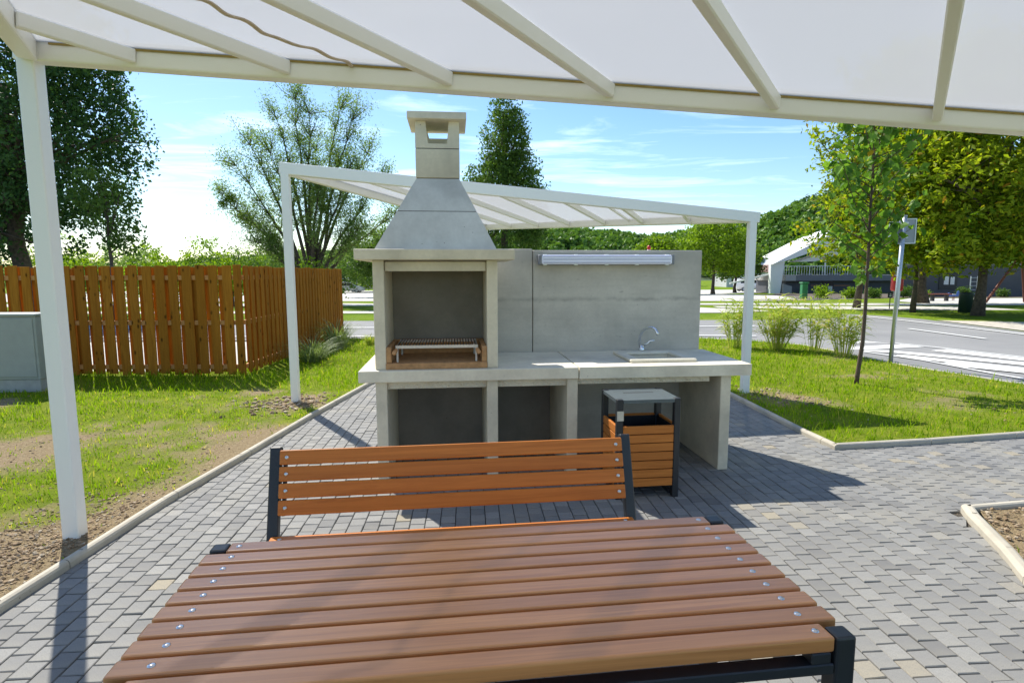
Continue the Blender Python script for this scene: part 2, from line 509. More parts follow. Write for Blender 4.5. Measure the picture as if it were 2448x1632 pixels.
MT['diffuser'] = simple('lamp cover', (.80, .83, .98), .15, var=.02)
MT['housing'] = simple('lamp housing', (.20, .21, .23), .5)
MT['paper'] = simple('notice paper', (.72, .72, .70), .8)
MT['rubbish_dark'] = simple('dark liner', (.006, .006, .007), .6)

# ================================================================== SETTING
rng = np.random.default_rng(7)

# ---- ground sheet reaching the horizon
ys = [-60, -10, 28, 40, 55, 70, 85, 100, 110, 160, 260, 420, 700, 1200, 2500]
xs = [-2500, -700, -250, -90, -40, 0, 40, 90, 250, 700, 2500]
V = [(x, y, float(gz(y)) - .05) for y in ys for x in xs]
F = [(r * len(xs) + c, r * len(xs) + c + 1, (r + 1) * len(xs) + c + 1, (r + 1) * len(xs) + c) for r in range(len(ys) - 1) for c in range(len(xs) - 1)]
link('ground', mesh_np('ground', V, F, MT['field']), kind='structure')

zt = lambda x, y: float(gz(y)) - .028
# ---- asphalt: a cross road and the road joining it on the right
road = [(-60, 14.2), (-4, 14.2), (4.6, 14.35), (5.7, 13.55), (6.55, 12.7), (6.75, 11.2), (6.83, 10.2), (6.9, 9.6), (7.12, 8.9), (7.36, 8.1), (7.7, 6.6), (8.4, 2), (8.6, -20),
        (15.2, -20), (15.0, 2), (14.2, 15.6), (14.55, 20.3), (14.2, 22.0), (13.3, 23.2), (12.2, 21.2), (9.0, 20.2), (-60, 20.2)]
sheet('road', road, -.028, MT['asphalt'])
# pale strips, lay-bys and paths beyond the road
sheet('pavement', [(-60, 24.9), (9.2, 24.0), (11.5, 25.2), (9.6, 27.2), (9.0, 28.0), (-10, 35.3), (-60, 35.3)], zt, MT['pale_paving'])
sheet('path', [(9.9, 27.4), (16.5, 25.7), (22.5, 25.2), (22.5, 28.0), (14, 29.0), (10.2, 29.2)], zt, MT['pale_paving'])
sheet('path', [(9.6, 31.4), (20.5, 29.8), (24, 30.2), (24, 32.6), (14.2, 33.6), (9.2, 33.9)], zt, MT['pale_paving'])
sheet('parking_area', [(-70, 40), (-8, 40), (4, 38.5), (17, 38), (16, 42.5), (28, 44), (26, 50), (24, 66), (46, 88), (60, 110), (-75, 110)], zt, MT['pale_paving'])
sheet('playground_surface', [(23, 30.5), (44, 25.5), (60, 26), (60, 43.5), (30, 43.5), (24.5, 37)], zt, MT['pale_paving'])
sheet('verge', [(14.7, 19.9), (17.5, 18.9), (24, 17.3), (34, 15), (34, 9), (15.2, 9), (14.45, 15.6)], -.03, MT['gravel'])
sheet('courtyard', [(-30, 9.35), (-5.0, 9.35), (-5.1, 14.0), (-30, 14.0)], -.03, MT['pale_paving'])
sheet('planting_bed', [(20.5, 41), (30, 45), (40, 45), (48, 45.5), (52, 60), (36, 66), (30.5, 66.5), (27, 60)], zt, MT['bark_bed'])

# ---- road markings
mk_z = [-.022]
def marking(poly):
    mk_z[0] += .002
    return sheet('road_marking', poly, mk_z[0], MT['marking'])
for P in ([(8.26, 13.85), (8.45, 13.76), (8.8, 13.16), (8.54, 13.38), (7.92, 13.29)],
          [(7.48, 12.62), (7.85, 12.73), (8.89, 13.06), (9.1, 12.59), (7.83, 12.23), (7.17, 12.09)],
          [(8.78, 11.95), (9.29, 12.18), (9.80, 10.80), (10.0, 9.6), (9.48, 10.50)],
          [(7.45, 12.05), (7.98, 11.97), (9.29, 10.32), (9.9, 9.3), (9.5, 9.2), (8.99, 9.98), (7.77, 11.64), (7.32, 11.86)],
          [(7.62, 11.29), (7.83, 11.25), (8.74, 9.7), (9.4, 8.5), (9.0, 8.35), (8.43, 9.35), (7.73, 10.67), (7.52, 11.12)],
          [(7.79, 10.28), (8.0, 10.24), (8.52, 9.45), (9.1, 8.1), (8.7, 8.1), (8.30, 9.15), (7.75, 9.85)]):
    marking(P)
def line(pts, w):
    pts = [Vector((*p, 0)) for p in pts]; a, b = [], []
    for i, p in enumerate(pts):
        d = (pts[min(i + 1, len(pts) - 1)] - pts[max(i - 1, 0)]).normalized(); n = Vector((-d.y, d.x, 0)) * w / 2
        a.append((p + n)[:2]); b.append((p - n)[:2])
    marking(a + b[::-1])
line([(7.27, 11.78), (7.66, 10.6), (7.76, 9.1), (8.2, 7.0)], .07)
line([(8.85, 13.28), (9.33, 12.28), (9.85, 10.9)], .06)
line([(13.25, 21.6), (13.45, 18.35), (13.47, 15.0), (14.0, 8)], .12)
line([(11.53, 16.64), (11.63, 14.03)], .11)
line([(11.75, 10.2), (11.95, 7.5)], .11)
line([(-40, 17.3), (-9, 17.3)], .12); line([(-7.2, 17.35), (1.2, 17.4)], .12); line([(4.2, 17.45), (7.4, 17.5)], .12)
line([(-40, 14.75), (4.4, 14.95), (6.3, 14.75)], .10)

# ---- paving: separate pavers over dark joint sand
PAV = [(-2.30, -4.0), (-2.42, 1.5), (-2.44, 2.6), (-2.43, 3.12), (-2.42, 3.88), (-2.34, 4.86), (-2.24, 6.33), (-2.04, 8.4), (-1.72, 10.6), (0.2, 12.9), (1.7, 11.0), (2.74, 9.3), (2.85, 7.34),
       (2.90, 5.58), (2.94, 5.10), (3.9, 5.25), (5.01, 5.48), (7.9, 6.05), (8.15, 4.7), (5.6, 4.2), (3.54, 3.82), (3.08, 3.74), (2.97, 3.60), (2.79, 3.13), (2.64, 2.8), (2.1, 1.5), (1.5, 0.2), (1.2, -4.0)]
pav = sheet('paving', PAV, -.012, MT['joint'])
PW, PL, PG, PA = .0975, .1055, .0048, R(4.2)
cu, su = math.cos(PA), math.sin(PA)
def paver_mesh(poly, z0=-.02, ch=.0035, tone=.5, dz=0.0, tilt=(0, 0)):
    n = len(poly); c = np.mean(poly, 0)
    V = []
    for k, (zz, sh) in enumerate(((z0, 0), (-ch, 0), (0, ch))):
        for p in poly:
            d = p - c; L = np.hypot(*d) + 1e-9
            q = c + d * (1 - sh * 1.4 / L)
            V.append((q[0], q[1], zz + (dz + tilt[0] * d[0] + tilt[1] * d[1] if zz > z0 else 0)))
    return V, n
cells = []
for i in range(-32, 106):
    for j in range(-45, 135):
        u0 = -.01 + (i - 18) * PW
        w0 = j * PL + (PL / 2 if i % 2 else 0) + (.006 * math.sin(i * 7.1))
        pts = np.array([(u0 + PG / 2, w0 + PG / 2), (u0 + PW - PG / 2, w0 + PG / 2), (u0 + PW - PG / 2, w0 + PL - PG / 2), (u0 + PG / 2, w0 + PL - PG / 2)])
        wp = np.stack([pts[:, 0] * cu - pts[:, 1] * su, pts[:, 0] * su + pts[:, 1] * cu], 1)
        cells.append(wp)
cells = np.array(cells)
mids = cells.mean(1)
corner_in = np.stack([inpoly(cells[:, k], PAV) for k in range(4)], 1)
keep = corner_in.any(1) & (mids[:, 1] < 12.6) & (mids[:, 1] > -1.0)
cells, mids, corner_in = cells[keep], mids[keep], corner_in[keep]
def clip_half(poly, a, b):
    # keep the left side of a->b
    out = []; d = b - a
    side = lambda p: d[0] * (p[1] - a[1]) - d[1] * (p[0] - a[0])
    for i in range(len(poly)):
        p, q = poly[i], poly[(i + 1) % len(poly)]
        sp, sq = side(p), side(q)
        if sp >= 0: out.append(p)
        if (sp > 0) != (sq > 0) and abs(sp - sq) > 1e-12: out.append(p + (q - p) * sp / (sp - sq))
    return out
PV = [np.array(p) for p in PAV]
area = sum(PV[i][0] * PV[(i + 1) % len(PV)][1] - PV[(i + 1) % len(PV)][0] * PV[i][1] for i in range(len(PV)))
if area < 0: PV = PV[::-1]
# which pavers show largest: nearest ones inside the picture, not under the table
Mw = np.array(cam.matrix_world); Ri = Mw[:3, :3].T
pc = (np.c_[mids, np.zeros(len(mids))] - Mw[:3, 3]) @ Ri.T
px, py = 1224 + 1375 * pc[:, 0] / -pc[:, 2], 816 - 1375 * pc[:, 1] / -pc[:, 2]
vis = (pc[:, 2] < 0) & (px > -10) & (px < 2458) & (py < 1640) & corner_in.all(1)
TBL = [(500, 1310), (1690, 1230), (2040, 1632), (250, 1632)]
vis &= ~inpoly(np.c_[px, py], TBL)
order = np.argsort(np.where(vis, -pc[:, 2], 1e9))[:300]
part_set = set(int(k) for k in order if vis[k])
def tone_for(m, r):
    yel = .03 + (.045 if m[0] > .9 else 0)
    if r.random() < yel * .55: return r.uniform(.9, 1.0)
    return float(np.clip(r.normal(.52 if m[0] < 0.8 else .47, .17), 0, .89))
tones = np.array([tone_for(m, rng) for m in mids])
# shared meshes for the separate ones
variants = {}
def variant(k):
    if k not in variants:
        r = np.random.default_rng(100 + k)
        poly = np.array([(-PW / 2, -PL / 2), (PW / 2, -PL / 2), (PW / 2, PL / 2), (-PW / 2, PL / 2)])
        poly = poly * np.array([1 - PG / PW, 1 - PG / PL]) + r.normal(0, .0007, (4, 2))
        Vv, n = paver_mesh(poly)
        Fq = [[l * 4 + i, l * 4 + (i + 1) % 4, (l + 1) * 4 + (i + 1) % 4, (l + 1) * 4 + i] for l in range(2) for i in range(4)] + [[8, 9, 10, 11]]
        variants[k] = mesh_np('paver', Vv, Fq, MT['paver'], tone=[k / 23.0] * 9)
    return variants[k]
SV, SF3, ST = [], [], []
off = 0
for k in range(len(cells)):
    dz = float(rng.normal(0, .0012)); tl = rng.normal(0, .012, 2)
    if k in part_set:
        o = link('paver', variant(int(round(tones[k] * 23))), pav)
        o.location = (mids[k][0], mids[k][1], dz)
        o.rotation_euler = (float(tl[0]), float(tl[1]), PA)
        continue
    poly = [p for p in cells[k]]
    if not corner_in[k].all():
        for i in range(len(PV)):
            a, b = PV[i], PV[(i + 1) % len(PV)]
            d = b - a; L = np.hypot(*d); t = np.clip((mids[k] - a) @ d / L / L, 0, 1)
            if np.hypot(*(mids[k] - a - d * t)) < .13: poly = clip_half(poly, a, b)
            if len(poly) < 3: break
        if len(poly) < 3: continue
    poly = np.array(poly)
    if abs(0.5 * np.sum(poly[:, 0] * np.roll(poly[:, 1], -1) - poly[:, 1] * np.roll(poly[:, 0], -1))) < 4e-4: continue
    Vv, n = paver_mesh(poly, dz=dz, tilt=tl)
    SV += Vv
    for l in range(2):
        for i in range(n):
            a, b, c, d = off + l * n + i, off + l * n + (i + 1) % n, off + (l + 1) * n + (i + 1) % n, off + (l + 1) * n + i
            SF3 += [(a, b, c), (a, c, d)]; ST += [tones[k]] * 2
    for i in range(1, n - 1):
        SF3.append((off + 2 * n, off + 2 * n + i, off + 2 * n + i + 1)); ST.append(tones[k])
    off += 3 * n
link('pavers', mesh_np('pavers', SV, SF3, MT['paver'], tone=ST), pav, 'stuff')

# ---- concrete edging stones along the paving
def kerb(name, pts, w=.06, h=.05, step=1.0, side=1, label=None):
    root = tag(thing(name, None, None, (pts[0][0], pts[0][1], 0)), kind='structure')
    o = Vector((pts[0][0], pts[0][1], 0))
    prof = [(0, -.06), (0, h * .62), (w * .12, h * .86), (w * .32, h), (w * .68, h), (w * .88, h * .86), (w, h * .62), (w, -.06)]
    carry = 0.0
    P = [Vector((*p, 0)) for p in pts]
    for a, b in zip(P[:-1], P[1:]):
        L = (b - a).length; d = (b - a) / L; n = Vector((-d.y, d.x, 0)) * side
        s0 = 0.0
        while s0 < L - .02:
            s1 = min(s0 + step - carry if s0 == 0 and carry else s0 + step, L)
            g0 = .003 if s0 > 0 else -.004; g1 = .003 if s1 < L - 1e-6 else -.004
            bm = B(); rings = []
            for s in (s0 + g0, s1 - g1):
                rings.append([bm.verts.new(a + d * s + n * q[0] + Vector((0, 0, q[1])) - o) for q in prof])
            m = len(prof)
            for i in range(m - 1): bm.faces.new((rings[0][i], rings[0][i + 1], rings[1][i + 1], rings[1][i]))
            bm.faces.new(rings[0]); bm.faces.new(rings[1])
            mk('kerb_stone', bm, MT['kerb'], root)
            if s1 >= L - 1e-6: carry = (s1 - s0 + carry) % step if s0 == 0 else (s1 - s0)
            s0 = s1
kerb('kerb', [(-2.30, -1.0), (-2.42, 1.5), (-2.44, 2.6), (-2.43, 3.12), (-2.42, 3.88), (-2.34, 4.86), (-2.24, 6.33), (-2.04, 8.4), (-1.72, 10.6), (0.2, 12.9)], side=1)
kerb('kerb', [(2.74, 9.3), (2.85, 7.34), (2.90, 5.58), (2.94, 5.10)], side=1)
kerb('kerb', [(2.955, 5.10), (3.9, 5.25), (5.01, 5.48), (7.6, 6.0)], side=1)
kerb('kerb', [(5.6, 4.2), (3.54, 3.82), (3.06, 3.735)], w=.055, side=1)
kerb('kerb', [(3.04, 3.74), (2.97, 3.60), (2.79, 3.13), (2.64, 2.8), (2.1, 1.5), (1.5, .2)], w=.075, side=1)
# roadside kerb of the right-hand lawn
kerb('kerb', [(4.4, 14.30), (5.66, 13.5), (6.52, 12.68), (6.70, 11.2), (6.78, 10.2), (6.85, 9.6), (7.07, 8.9), (7.31, 8.1), (7.62, 6.6)], w=.10, h=.03, side=-1)

# ---- lawns: soil grid + grass blades
def lawn_mask(P):
    f = .7 * fbm(P * .9, 3) + .3 * fbm(P * 3.1, 9)
    return f
LAWNS = {
 'left': ([(-16, -1.0), (-2.38, -1.0), (-2.49, 1.5), (-2.51, 2.6), (-2.49, 3.88), (-2.41, 4.86), (-2.31, 6.33), (-2.11, 8.4), (-1.79, 10.6), (-.3, 12.6), (.4, 14.2), (-16, 14.2), (-16, 9.3), (-5.0, 9.3), (-16, 9.2)], 1),
 'right': ([(2.81, 9.3), (2.92, 7.34), (2.97, 5.58), (3.02, 5.18), (3.9, 5.33), (5.01, 5.56), (7.6, 6.08), (7.5, 6.7), (7.22, 8.1), (6.97, 8.9), (6.75, 9.6), (6.68, 10.2), (6.60, 11.2), (6.42, 12.63), (5.58, 13.42), (4.3, 14.2), (.4, 14.2), (1.8, 11.05)], 2),
 'bed': ([(5.6, 4.14), (3.54, 3.76), (3.12, 3.68), (3.06, 3.57), (2.87, 3.10), (2.72, 2.77), (2.2, 1.5), (1.6, 0.2), (6.0, .2), (8, 4.6)], 3),
}
LAWNS['left'] = ([(-16, -1.0), (-2.38, -1.0), (-2.49, 1.5), (-2.51, 2.6), (-2.49, 3.88), (-2.41, 4.86), (-2.31, 6.33), (-2.11, 8.4), (-1.79, 10.6), (-.3, 12.6), (.4, 14.2), (-5.0, 14.2), (-4.7, 9.3), (-16, 9.3)], 1)
def bareness(P, key):
    f = lawn_mask(P)
    if key == 'left':
        b = .40 + (f - .5) * 2.6
        b += .22 * np.exp(-((P[:, 0] + 2.7) / .55) ** 2)
        b += .55 * np.exp(-(np.hypot(P[:, 0] + 2.65, P[:, 1] - 3.2) / .55) ** 2) + .5 * np.exp(-(np.hypot(P[:, 0] + 2.72, P[:, 1] - 6.95) / .45) ** 2)
        b += .30 * np.exp(-(np.hypot((P[:, 0] + 3.6) / 1.6, (P[:, 1] - 5.4) / .8)) ** 2)
        b += .18 * np.clip(1 - (P[:, 1] - 1.5) / 3, 0, 1)
        b -= .75 * np.clip((P[:, 1] - 7.0) / 1.0, 0, 1)
    elif key == 'right':
        b = .13 + (f - .5) * 1.9
        b += .5 * np.exp(-(np.hypot(P[:, 0] - 3.3, P[:, 1] - 7.3) / .5) ** 2) + .45 * np.exp(-(np.hypot((P[:, 0] - 6.0) / .9, (P[:, 1] - 7.6) / .35)) ** 2)
        b += .35 * np.exp(-(np.hypot((P[:, 0] - 4.9) / 1.1, (P[:, 1] - 8.6) / .35)) ** 2)
        b -= .35 * np.clip(1 - (P[:, 1] - 5.2) / 1.3, 0, 1)
    else:
        b = .62 + (f - .5) * 1.6 + .3 * np.exp(-(np.hypot(P[:, 0] - 3.3, P[:, 1] - 3.3) / .4) ** 2)
    return np.clip(b, 0, 1)
def lheight(P, key):
    return .012 + .028 * fbm(P * 2.2, 21)
CP = np.array([0, 0])
for key, (poly, sd_) in LAWNS.items():
    xs0, ys0 = np.array(poly).min(0); xs1, ys1 = np.array(poly).max(0)
    st = .09
    gx, gy = np.arange(xs0, xs1 + st, st), np.arange(ys0, ys1 + st, st)
    X, Y = np.meshgrid(gx, gy); P = np.c_[X.ravel(), Y.ravel()]
    cidx = np.arange(len(P)).reshape(X.shape)
    Q = np.stack([cidx[:-1, :-1], cidx[:-1, 1:], cidx[1:, 1:], cidx[1:, :-1]], -1).reshape(-1, 4)
    ctr = P[Q].mean(1)
    # snap: keep faces with centre inside; pull outside verts onto the boundary
    ins = inpoly(P, poly)
    Q = Q[ins[Q].any(1)]
    used = np.unique(Q); rem = -np.ones(len(P), int); rem[used] = np.arange(len(used))
    PP = P[used].copy(); out = ~ins[used]
    pa = np.array(poly); pb = np.roll(pa, -1, 0)
    for k in np.where(out)[0]:
        d = pb - pa; t = np.clip(((PP[k] - pa) * d).sum(1) / (d * d).sum(1), 0, 1); c = pa + d * t[:, None]
        PP[k] = c[np.argmin(((c - PP[k]) ** 2).sum(1))]
    zz = lheight(PP, key)
    if key == 'bed': zz = zz - .01
    Qn = rem[Q]
    tone = bareness(PP[Qn].mean(1), key)
    lawn = link('lawn', mesh_np('lawn', np.c_[PP, zz], Qn, MT['lawn'], tone=tone, smooth=True), kind='structure')
    # blades
    r = np.random.default_rng(50 + sd_)
    area = (xs1 - xs0) * (ys1 - ys0)
    n = int(area * (2400 if key != 'bed' else 400))
    C = np.c_[r.uniform(xs0, xs1, n), r.uniform(ys0, ys1, n)]
    dist = np.hypot(C[:, 0], C[:, 1])
    az = np.abs(np.arctan2(C[:, 0], C[:, 1]))
    C = C[(az < R(50)) & (C[:, 1] > .8)]
    dist = np.hypot(C[:, 0], C[:, 1])
    C = C[inpoly(C, poly)]; dist = np.hypot(C[:, 0], C[:, 1])
    b = bareness(C, key)
    clump = fbm(C * 9.0, 77, 3)
    pk = np.clip(1.08 - b * 1.25, .015, 1) * np.clip((clump - .25) * 2.6, .1, 1) * np.clip(4.2 / dist, .22, 1)
    C = C[r.random(len(C)) < pk]
    dist = np.hypot(C[:, 0], C[:, 1]); b = bareness(C, key)
    n = len(C)
    h = r.gamma(5, .0080, n) * np.clip(1.25 - b * .7, .5, 1.3) * (1.15 if key == 'right' else 1)
    # taller, greener by the fence foot and along the kerb on the right
    if key == 'left': h *= 1 + .7 * np.exp(-((C[:, 1] - 8.6) / .5) ** 2)
    w = (.0022 + .0007 * dist) * r.uniform(.7, 1.3, n)
    a = r.uniform(0, 2 * np.pi, n); ln = r.uniform(.15, .9, n) * h
    ld = np.c_[np.cos(a), np.sin(a)]; a2 = a + r.uniform(.6, 2.5, n); sdv = np.c_[np.cos(a2), np.sin(a2)]
    z = lheight(C, key) - .004
    def row(f, hh, ww):
        c = C + ld * (ln * f)[:, None]
        return [np.c_[c - sdv * (w * ww / 2)[:, None], z + h * hh], np.c_[c + sdv * (w * ww / 2)[:, None], z + h * hh]]
    r0, r1 = row(0, 0, 1), row(.35, .6, .85); tip = np.c_[C + ld * ln[:, None], z + h * r.uniform(.75, 1.0, n)]
    V = np.stack([r0[0], r0[1], r1[1], r1[0], tip], 1).reshape(-1, 3)
    i = np.arange(n) * 5
    F = np.concatenate([np.c_[i, i + 1, i + 2], np.c_[i, i + 2, i + 3], np.c_[i + 3, i + 2, i + 4]])
    tn = np.clip(r.normal(.45, .22, n) + b * .25, 0, .85); dry = r.random(n) < (.07 + .30 * b); tn[dry] = r.uniform(.9, 1, dry.sum())
    link('grass', mesh_np('grass', V, F, MT['blade'], tone=np.tile(tn, 3)), kind='stuff')

# soil clods and small stones on the bare ground
def clods(name, n, sampler, smin, smax, seed):
    r = np.random.default_rng(seed)
    bm = B(); bmesh.ops.create_icosphere(bm, subdivisions=1, radius=1.0)
    bv = np.array([v.co[:] for v in bm.verts]); bf = np.array([[v.index for v in f.verts] for f in bm.faces]); bm.free()
    P = sampler(r, n); n = len(P)
    sz = r.uniform(0, 1, n) ** 4 * (smax - smin) + smin
    V = bv[None] * r.uniform(.5, 1.3, (n, len(bv), 1)) * (sz[:, None, None] * np.array([1.15, 1, .75]))
    a = r.uniform(0, 6.28, n); ca, sa = np.cos(a)[:, None], np.sin(a)[:, None]
    V = np.stack([V[..., 0] * ca - V[..., 1] * sa, V[..., 0] * sa + V[..., 1] * ca, V[..., 2]], -1)
    V[..., 0] += P[:, 0:1]; V[..., 1] += P[:, 1:2]; V[..., 2] += (lheight(P, '') + sz * .25)[:, None]
    F = (bf[None] + (np.arange(n) * len(bv))[:, None, None]).reshape(-1, 3)
    tone = np.repeat(r.beta(2, 2.2, n), len(bf))
    link(name, mesh_np(name, V.reshape(-1, 3), F, MT['clod'], tone=tone), kind='stuff')
def samp(cx, cy, sx, sy, poly):
    def f(r, n):
        P = np.c_[r.normal(cx, sx, n), r.normal(cy, sy, n)]; return P[inpoly(P, poly)]
    return f
clods('soil_clods', 5200, samp(-2.78, 3.0, .22, .6, LAWNS['left'][0]), .003, .015, 1)
clods('soil_clods', 500, samp(-2.7, 6.9, .3, .25, LAWNS['left'][0]), .008, .035, 2)
clods('soil_clods', 4200, samp(3.4, 3.2, .5, .5, LAWNS['bed'][0]), .003, .017, 3)
clods('soil_clods', 260, samp(3.3, 7.2, .3, .3, LAWNS['right'][0]), .008, .03, 4)
clods('loose_stones', 2600, samp(-4.0, 4.6, 1.2, 1.5, LAWNS['left'][0]), .003, .013, 5)
clods('paving_grit', 260, samp(.6, 4.0, 2.2, 1.9, PAV), .002, .006, 7)
clods('loose_stones', 160, samp(5.3, 7.6, 1.3, 1.0, LAWNS['right'][0]), .005, .018, 6)

# ================================================================== PERGOLAS
def pergola(name, label, A, Bc, C, posts, fr, hinge, post_rz, wavy=None, batten=None):
    """triangular roof: A, Bc, C frame centre-line corners; rafters parallel to side hinge->C, cut A-B at fractions fr from hinge"""
    A, Bc, C = Vector(A), Vector(Bc), Vector(C)
    o = Vector((posts[0][0], posts[0][1], 0))
    root = thing(name, label, 'pergola', o)
    N = (Bc - A).cross(C - A).normalized()
    if N.z < 0: N = -N
    wm = MT['white_metal']
    for (x, y, zt_) in posts:
        bm = B(); box(bm, -.0475, .0475, -.0475, .0475, -.15, zt_, .010, 3, Matrix.Translation(Vector((x, y, 0)) - o) @ Matrix.Rotation(post_rz, 4, 'Z'))
        mk('post', bm, wm, root)
    cen = (A + Bc + C) / 3
    for P, Q, e0, e1 in ((A, Bc, .06, .085), (A, C, -.049, .06), (Bc, C, -.049, -.049)):
        d = (Q - P).normalized()
        bm = B(); bar(bm, P - d * e0 - o, Q + d * e1 - o, .092, .135, .010, N, 2)
        mk('beam', bm, wm, root)
    H = Bc if hinge == 'B' else A
    O = A if hinge == 'B' else Bc
    cut = lambda s: (H + (O - H) * s, C + (O - C) * s)
    inset = .047
    drop = N * .030                     # panel plane above the centre line
    fr2 = [0.0] + list(fr) + [1.0]
    for s in fr:
        P, Q = cut(s); d = (Q - P).normalized()
        bm = B(); bar(bm, P + d * .05 - N * .010 - o, Q - d * .05 - N * .010 - o, .048, .072, .006, N)
        mk('rafter', bm, wm, root)
    for s0, s1 in zip(fr2[:-1], fr2[1:]):
        a0, b0 = cut(s0 + .0008); a1, b1 = cut(min(s1 - (.0008 if s1 < 1 else .004), 1))
        pts = []
        for p in (a0, a1, b1, b0):
            pts.append(p + (cen - p).normalized() * .02 + drop)
        bm = B()
        lo = [bm.verts.new(p - o) for p in pts]; hi = [bm.verts.new(p + N * .008 - o) for p in pts]
        bm.faces.new(lo); bm.faces.new(hi)
        for i in range(4): bm.faces.new((lo[i], lo[(i + 1) % 4], hi[(i + 1) % 4], hi[i]))
        mk('roof_panel', bm, MT['roof'], root)
    # ochre sealing strip between sheet and front beam
    P, Q = A, Bc
    d = (Q - P).normalized(); inn = N.cross(d)
    if inn.dot(cen - P) < 0: inn = -inn
    bm = B(); bar(bm, P + d * .15 + inn * .051 + N * .023 - o, Q - d * .15 + inn * .051 + N * .023 - o, .008, .010, 0, N)
    mk('sealing_strip', bm, MT['ochre'], root)
    if wavy is not None:
        P, Q = cut(wavy); d = (Q - P); Ln = d.length; d.normalize(); sd = N.cross(d).normalized()
        bm = B(); prev = None
        for k in range(61):
            t = k / 60; c = P + d * (.06 + t * (Ln - .12)) + N * (.012 + .006 * math.sin(k * .9)) + sd * (.030 * math.sin(t * 17) + .012 * math.sin(t * 41))
            row = [bm.verts.new(c - sd * .014 - o), bm.verts.new(c + sd * .014 - o), bm.verts.new(c + sd * .014 + N * .006 - o), bm.verts.new(c - sd * .014 + N * .006 - o)]
            if prev:
                for i in range(4): bm.faces.new((prev[i], prev[(i + 1) % 4], row[(i + 1) % 4], row[i]))
            prev = row
        mk('seam_strip', bm, MT['seam'], root)
    if batten is not None:
        P, Q = cut(batten); d = (Q - P).normalized()
        bm = B(); bar(bm, P + d * .05 + N * .012 - o, Q - d * .05 + N * .012 - o, .022, .03, 0, N)
        mk('batten', bm, wm, root)
    return root
MT['ochre'] = simple('ochre sealing tape', (.34, .24, .06), .7)
MT['seam'] = simple('beige seam tape', (.55, .46, .36), .7)

pergola('pergola', 'white steel pergola with pale roof sheets sheltering the slatted picnic table', (-2.66, 3.34, 2.835), (3.19, 3.24, 2.385), (.03, -1.35, 2.60),
        [(-2.66, 3.34, 2.80), (3.19, 3.24, 2.35), (.03, -1.35, 2.56)], [(3.19 - x) / 5.85 for x in (2.323, 1.454, .567, -.304, -1.183, -2.021)], 'B', R(5.0), wavy=(3.19 + .83) / 5.85)
pergola('pergola', 'white steel pergola with pale roof sheets standing behind the concrete barbecue', (-2.70, 7.05, 2.85), (3.09, 7.52, 2.315), (-.55, 12.27, 2.59),
        [(-2.70, 7.05, 2.80), (3.09, 7.52, 2.27), (-.55, 12.27, 2.55)], [.15, .29, .43, .57, .70, .84], 'A', R(4.7), batten=.655)

MT['steel_pale'] = simple('pale steel', (.62, .58, .52), .45, .4)
MT['handle_wood'] = simple('turned handle wood', (.50, .26, .11), .5)
MT['grill_bar'] = simple('dark grill steel', (.07, .055, .05), .5, .5)
MT['ridge'] = simple('cover ridge', (.10, .13, .30), .3)
MT['bin_lid'] = simple('bin canopy', (.10, .125, .135), .38, .2)
# ================================================================== OUTDOOR KITCHEN
KX, KY, KR = -1.150, 4.235, R(5.77)
def K(u, v, z=0):
    return (KX + u * math.cos(KR) - v * math.sin(KR), KY + u * math.sin(KR) + v * math.cos(KR), z)
kit = thing('outdoor_kitchen', 'concrete barbecue with tall chimney, counter and sink on open legs', 'barbecue', K(0, 0), KR)
cn, cl_, ch_ = MT['concrete'], MT['concrete_light'], MT['concrete_hood']
# plinth panels
for u0, u1 in ((.12, .205), (.965, 1.05), (1.595, 1.68), (2.852, 2.938)):
    bbox_obj('leg_panel', cn, kit, u0, u1, .044, .90, 0, .788, .006, 2)
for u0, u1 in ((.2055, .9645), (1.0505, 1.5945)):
    bbox_obj('back_panel', MT['concrete_shaded'], kit, u0, u1, .84, .895, 0, .75, .003)
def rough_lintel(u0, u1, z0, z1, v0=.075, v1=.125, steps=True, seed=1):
    r = random.Random(seed); bm = B()
    nu, nz_ = int((u1 - u0) / .012), 6
    g = [[None] * (nz_ + 1) for _ in range(nu + 1)]
    ph = r.uniform(0, 6)
    for i in range(nu + 1):
        for j in range(nz_ + 1):
            t = i / nu; uu = u0 + (u1 - u0) * t; zz = z0 + (z1 - z0) * j / nz_
            d = 0.0
            if steps and 0 < j < nz_: d = .008 * (((uu * 9 + (j / nz_) * .9 + ph) % 1.0)) + r.uniform(-.002, .002)
            g[i][j] = bm.verts.new((uu, v0 + d, zz))
    for i in range(nu):
        for j in range(nz_): bm.faces.new((g[i][j], g[i + 1][j], g[i + 1][j + 1], g[i][j + 1]))
    bk = [bm.verts.new(c) for c in ((u0, v1, z0), (u1, v1, z0), (u1, v1, z1), (u0, v1, z1))]
    bm.faces.new(bk)
    bm.faces.new([g[i][0] for i in range(nu + 1)] + [bk[1], bk[0]])
    bm.faces.new([g[i][nz_] for i in range(nu + 1)] + [bk[2], bk[3]])
    bm.faces.new([g[0][j] for j in range(nz_ + 1)] + [bk[3], bk[0]])
    bm.faces.new([g[nu][j] for j in range(nz_ + 1)] + [bk[2], bk[1]])
    return mk('lintel', bm, cn, kit)
rough_lintel(.206, .964, .728, .789, seed=1)
rough_lintel(1.051, 1.594, .728, .789, seed=2)
rough_lintel(1.681, 2.77, .735, .789, seed=3)
# counter slabs
bbox_obj('counter_slab', cl_, kit, 0, 1.676, 0, .925, .79, .88, .007, 2)
bm = B()
for x0, x1, y0, y1 in ((1.683, 2.215, 0, .925), (2.625, 3.083, 0, .925), (2.215, 2.625, 0, .25), (2.215, 2.625, .60, .925)):
    box(bm, x0, x1, y0, y1, .79, .88)
bmesh.ops.remove_doubles(bm, verts=bm.verts[:], dist=1e-5)
mk('counter_slab', bm, cl_, kit)
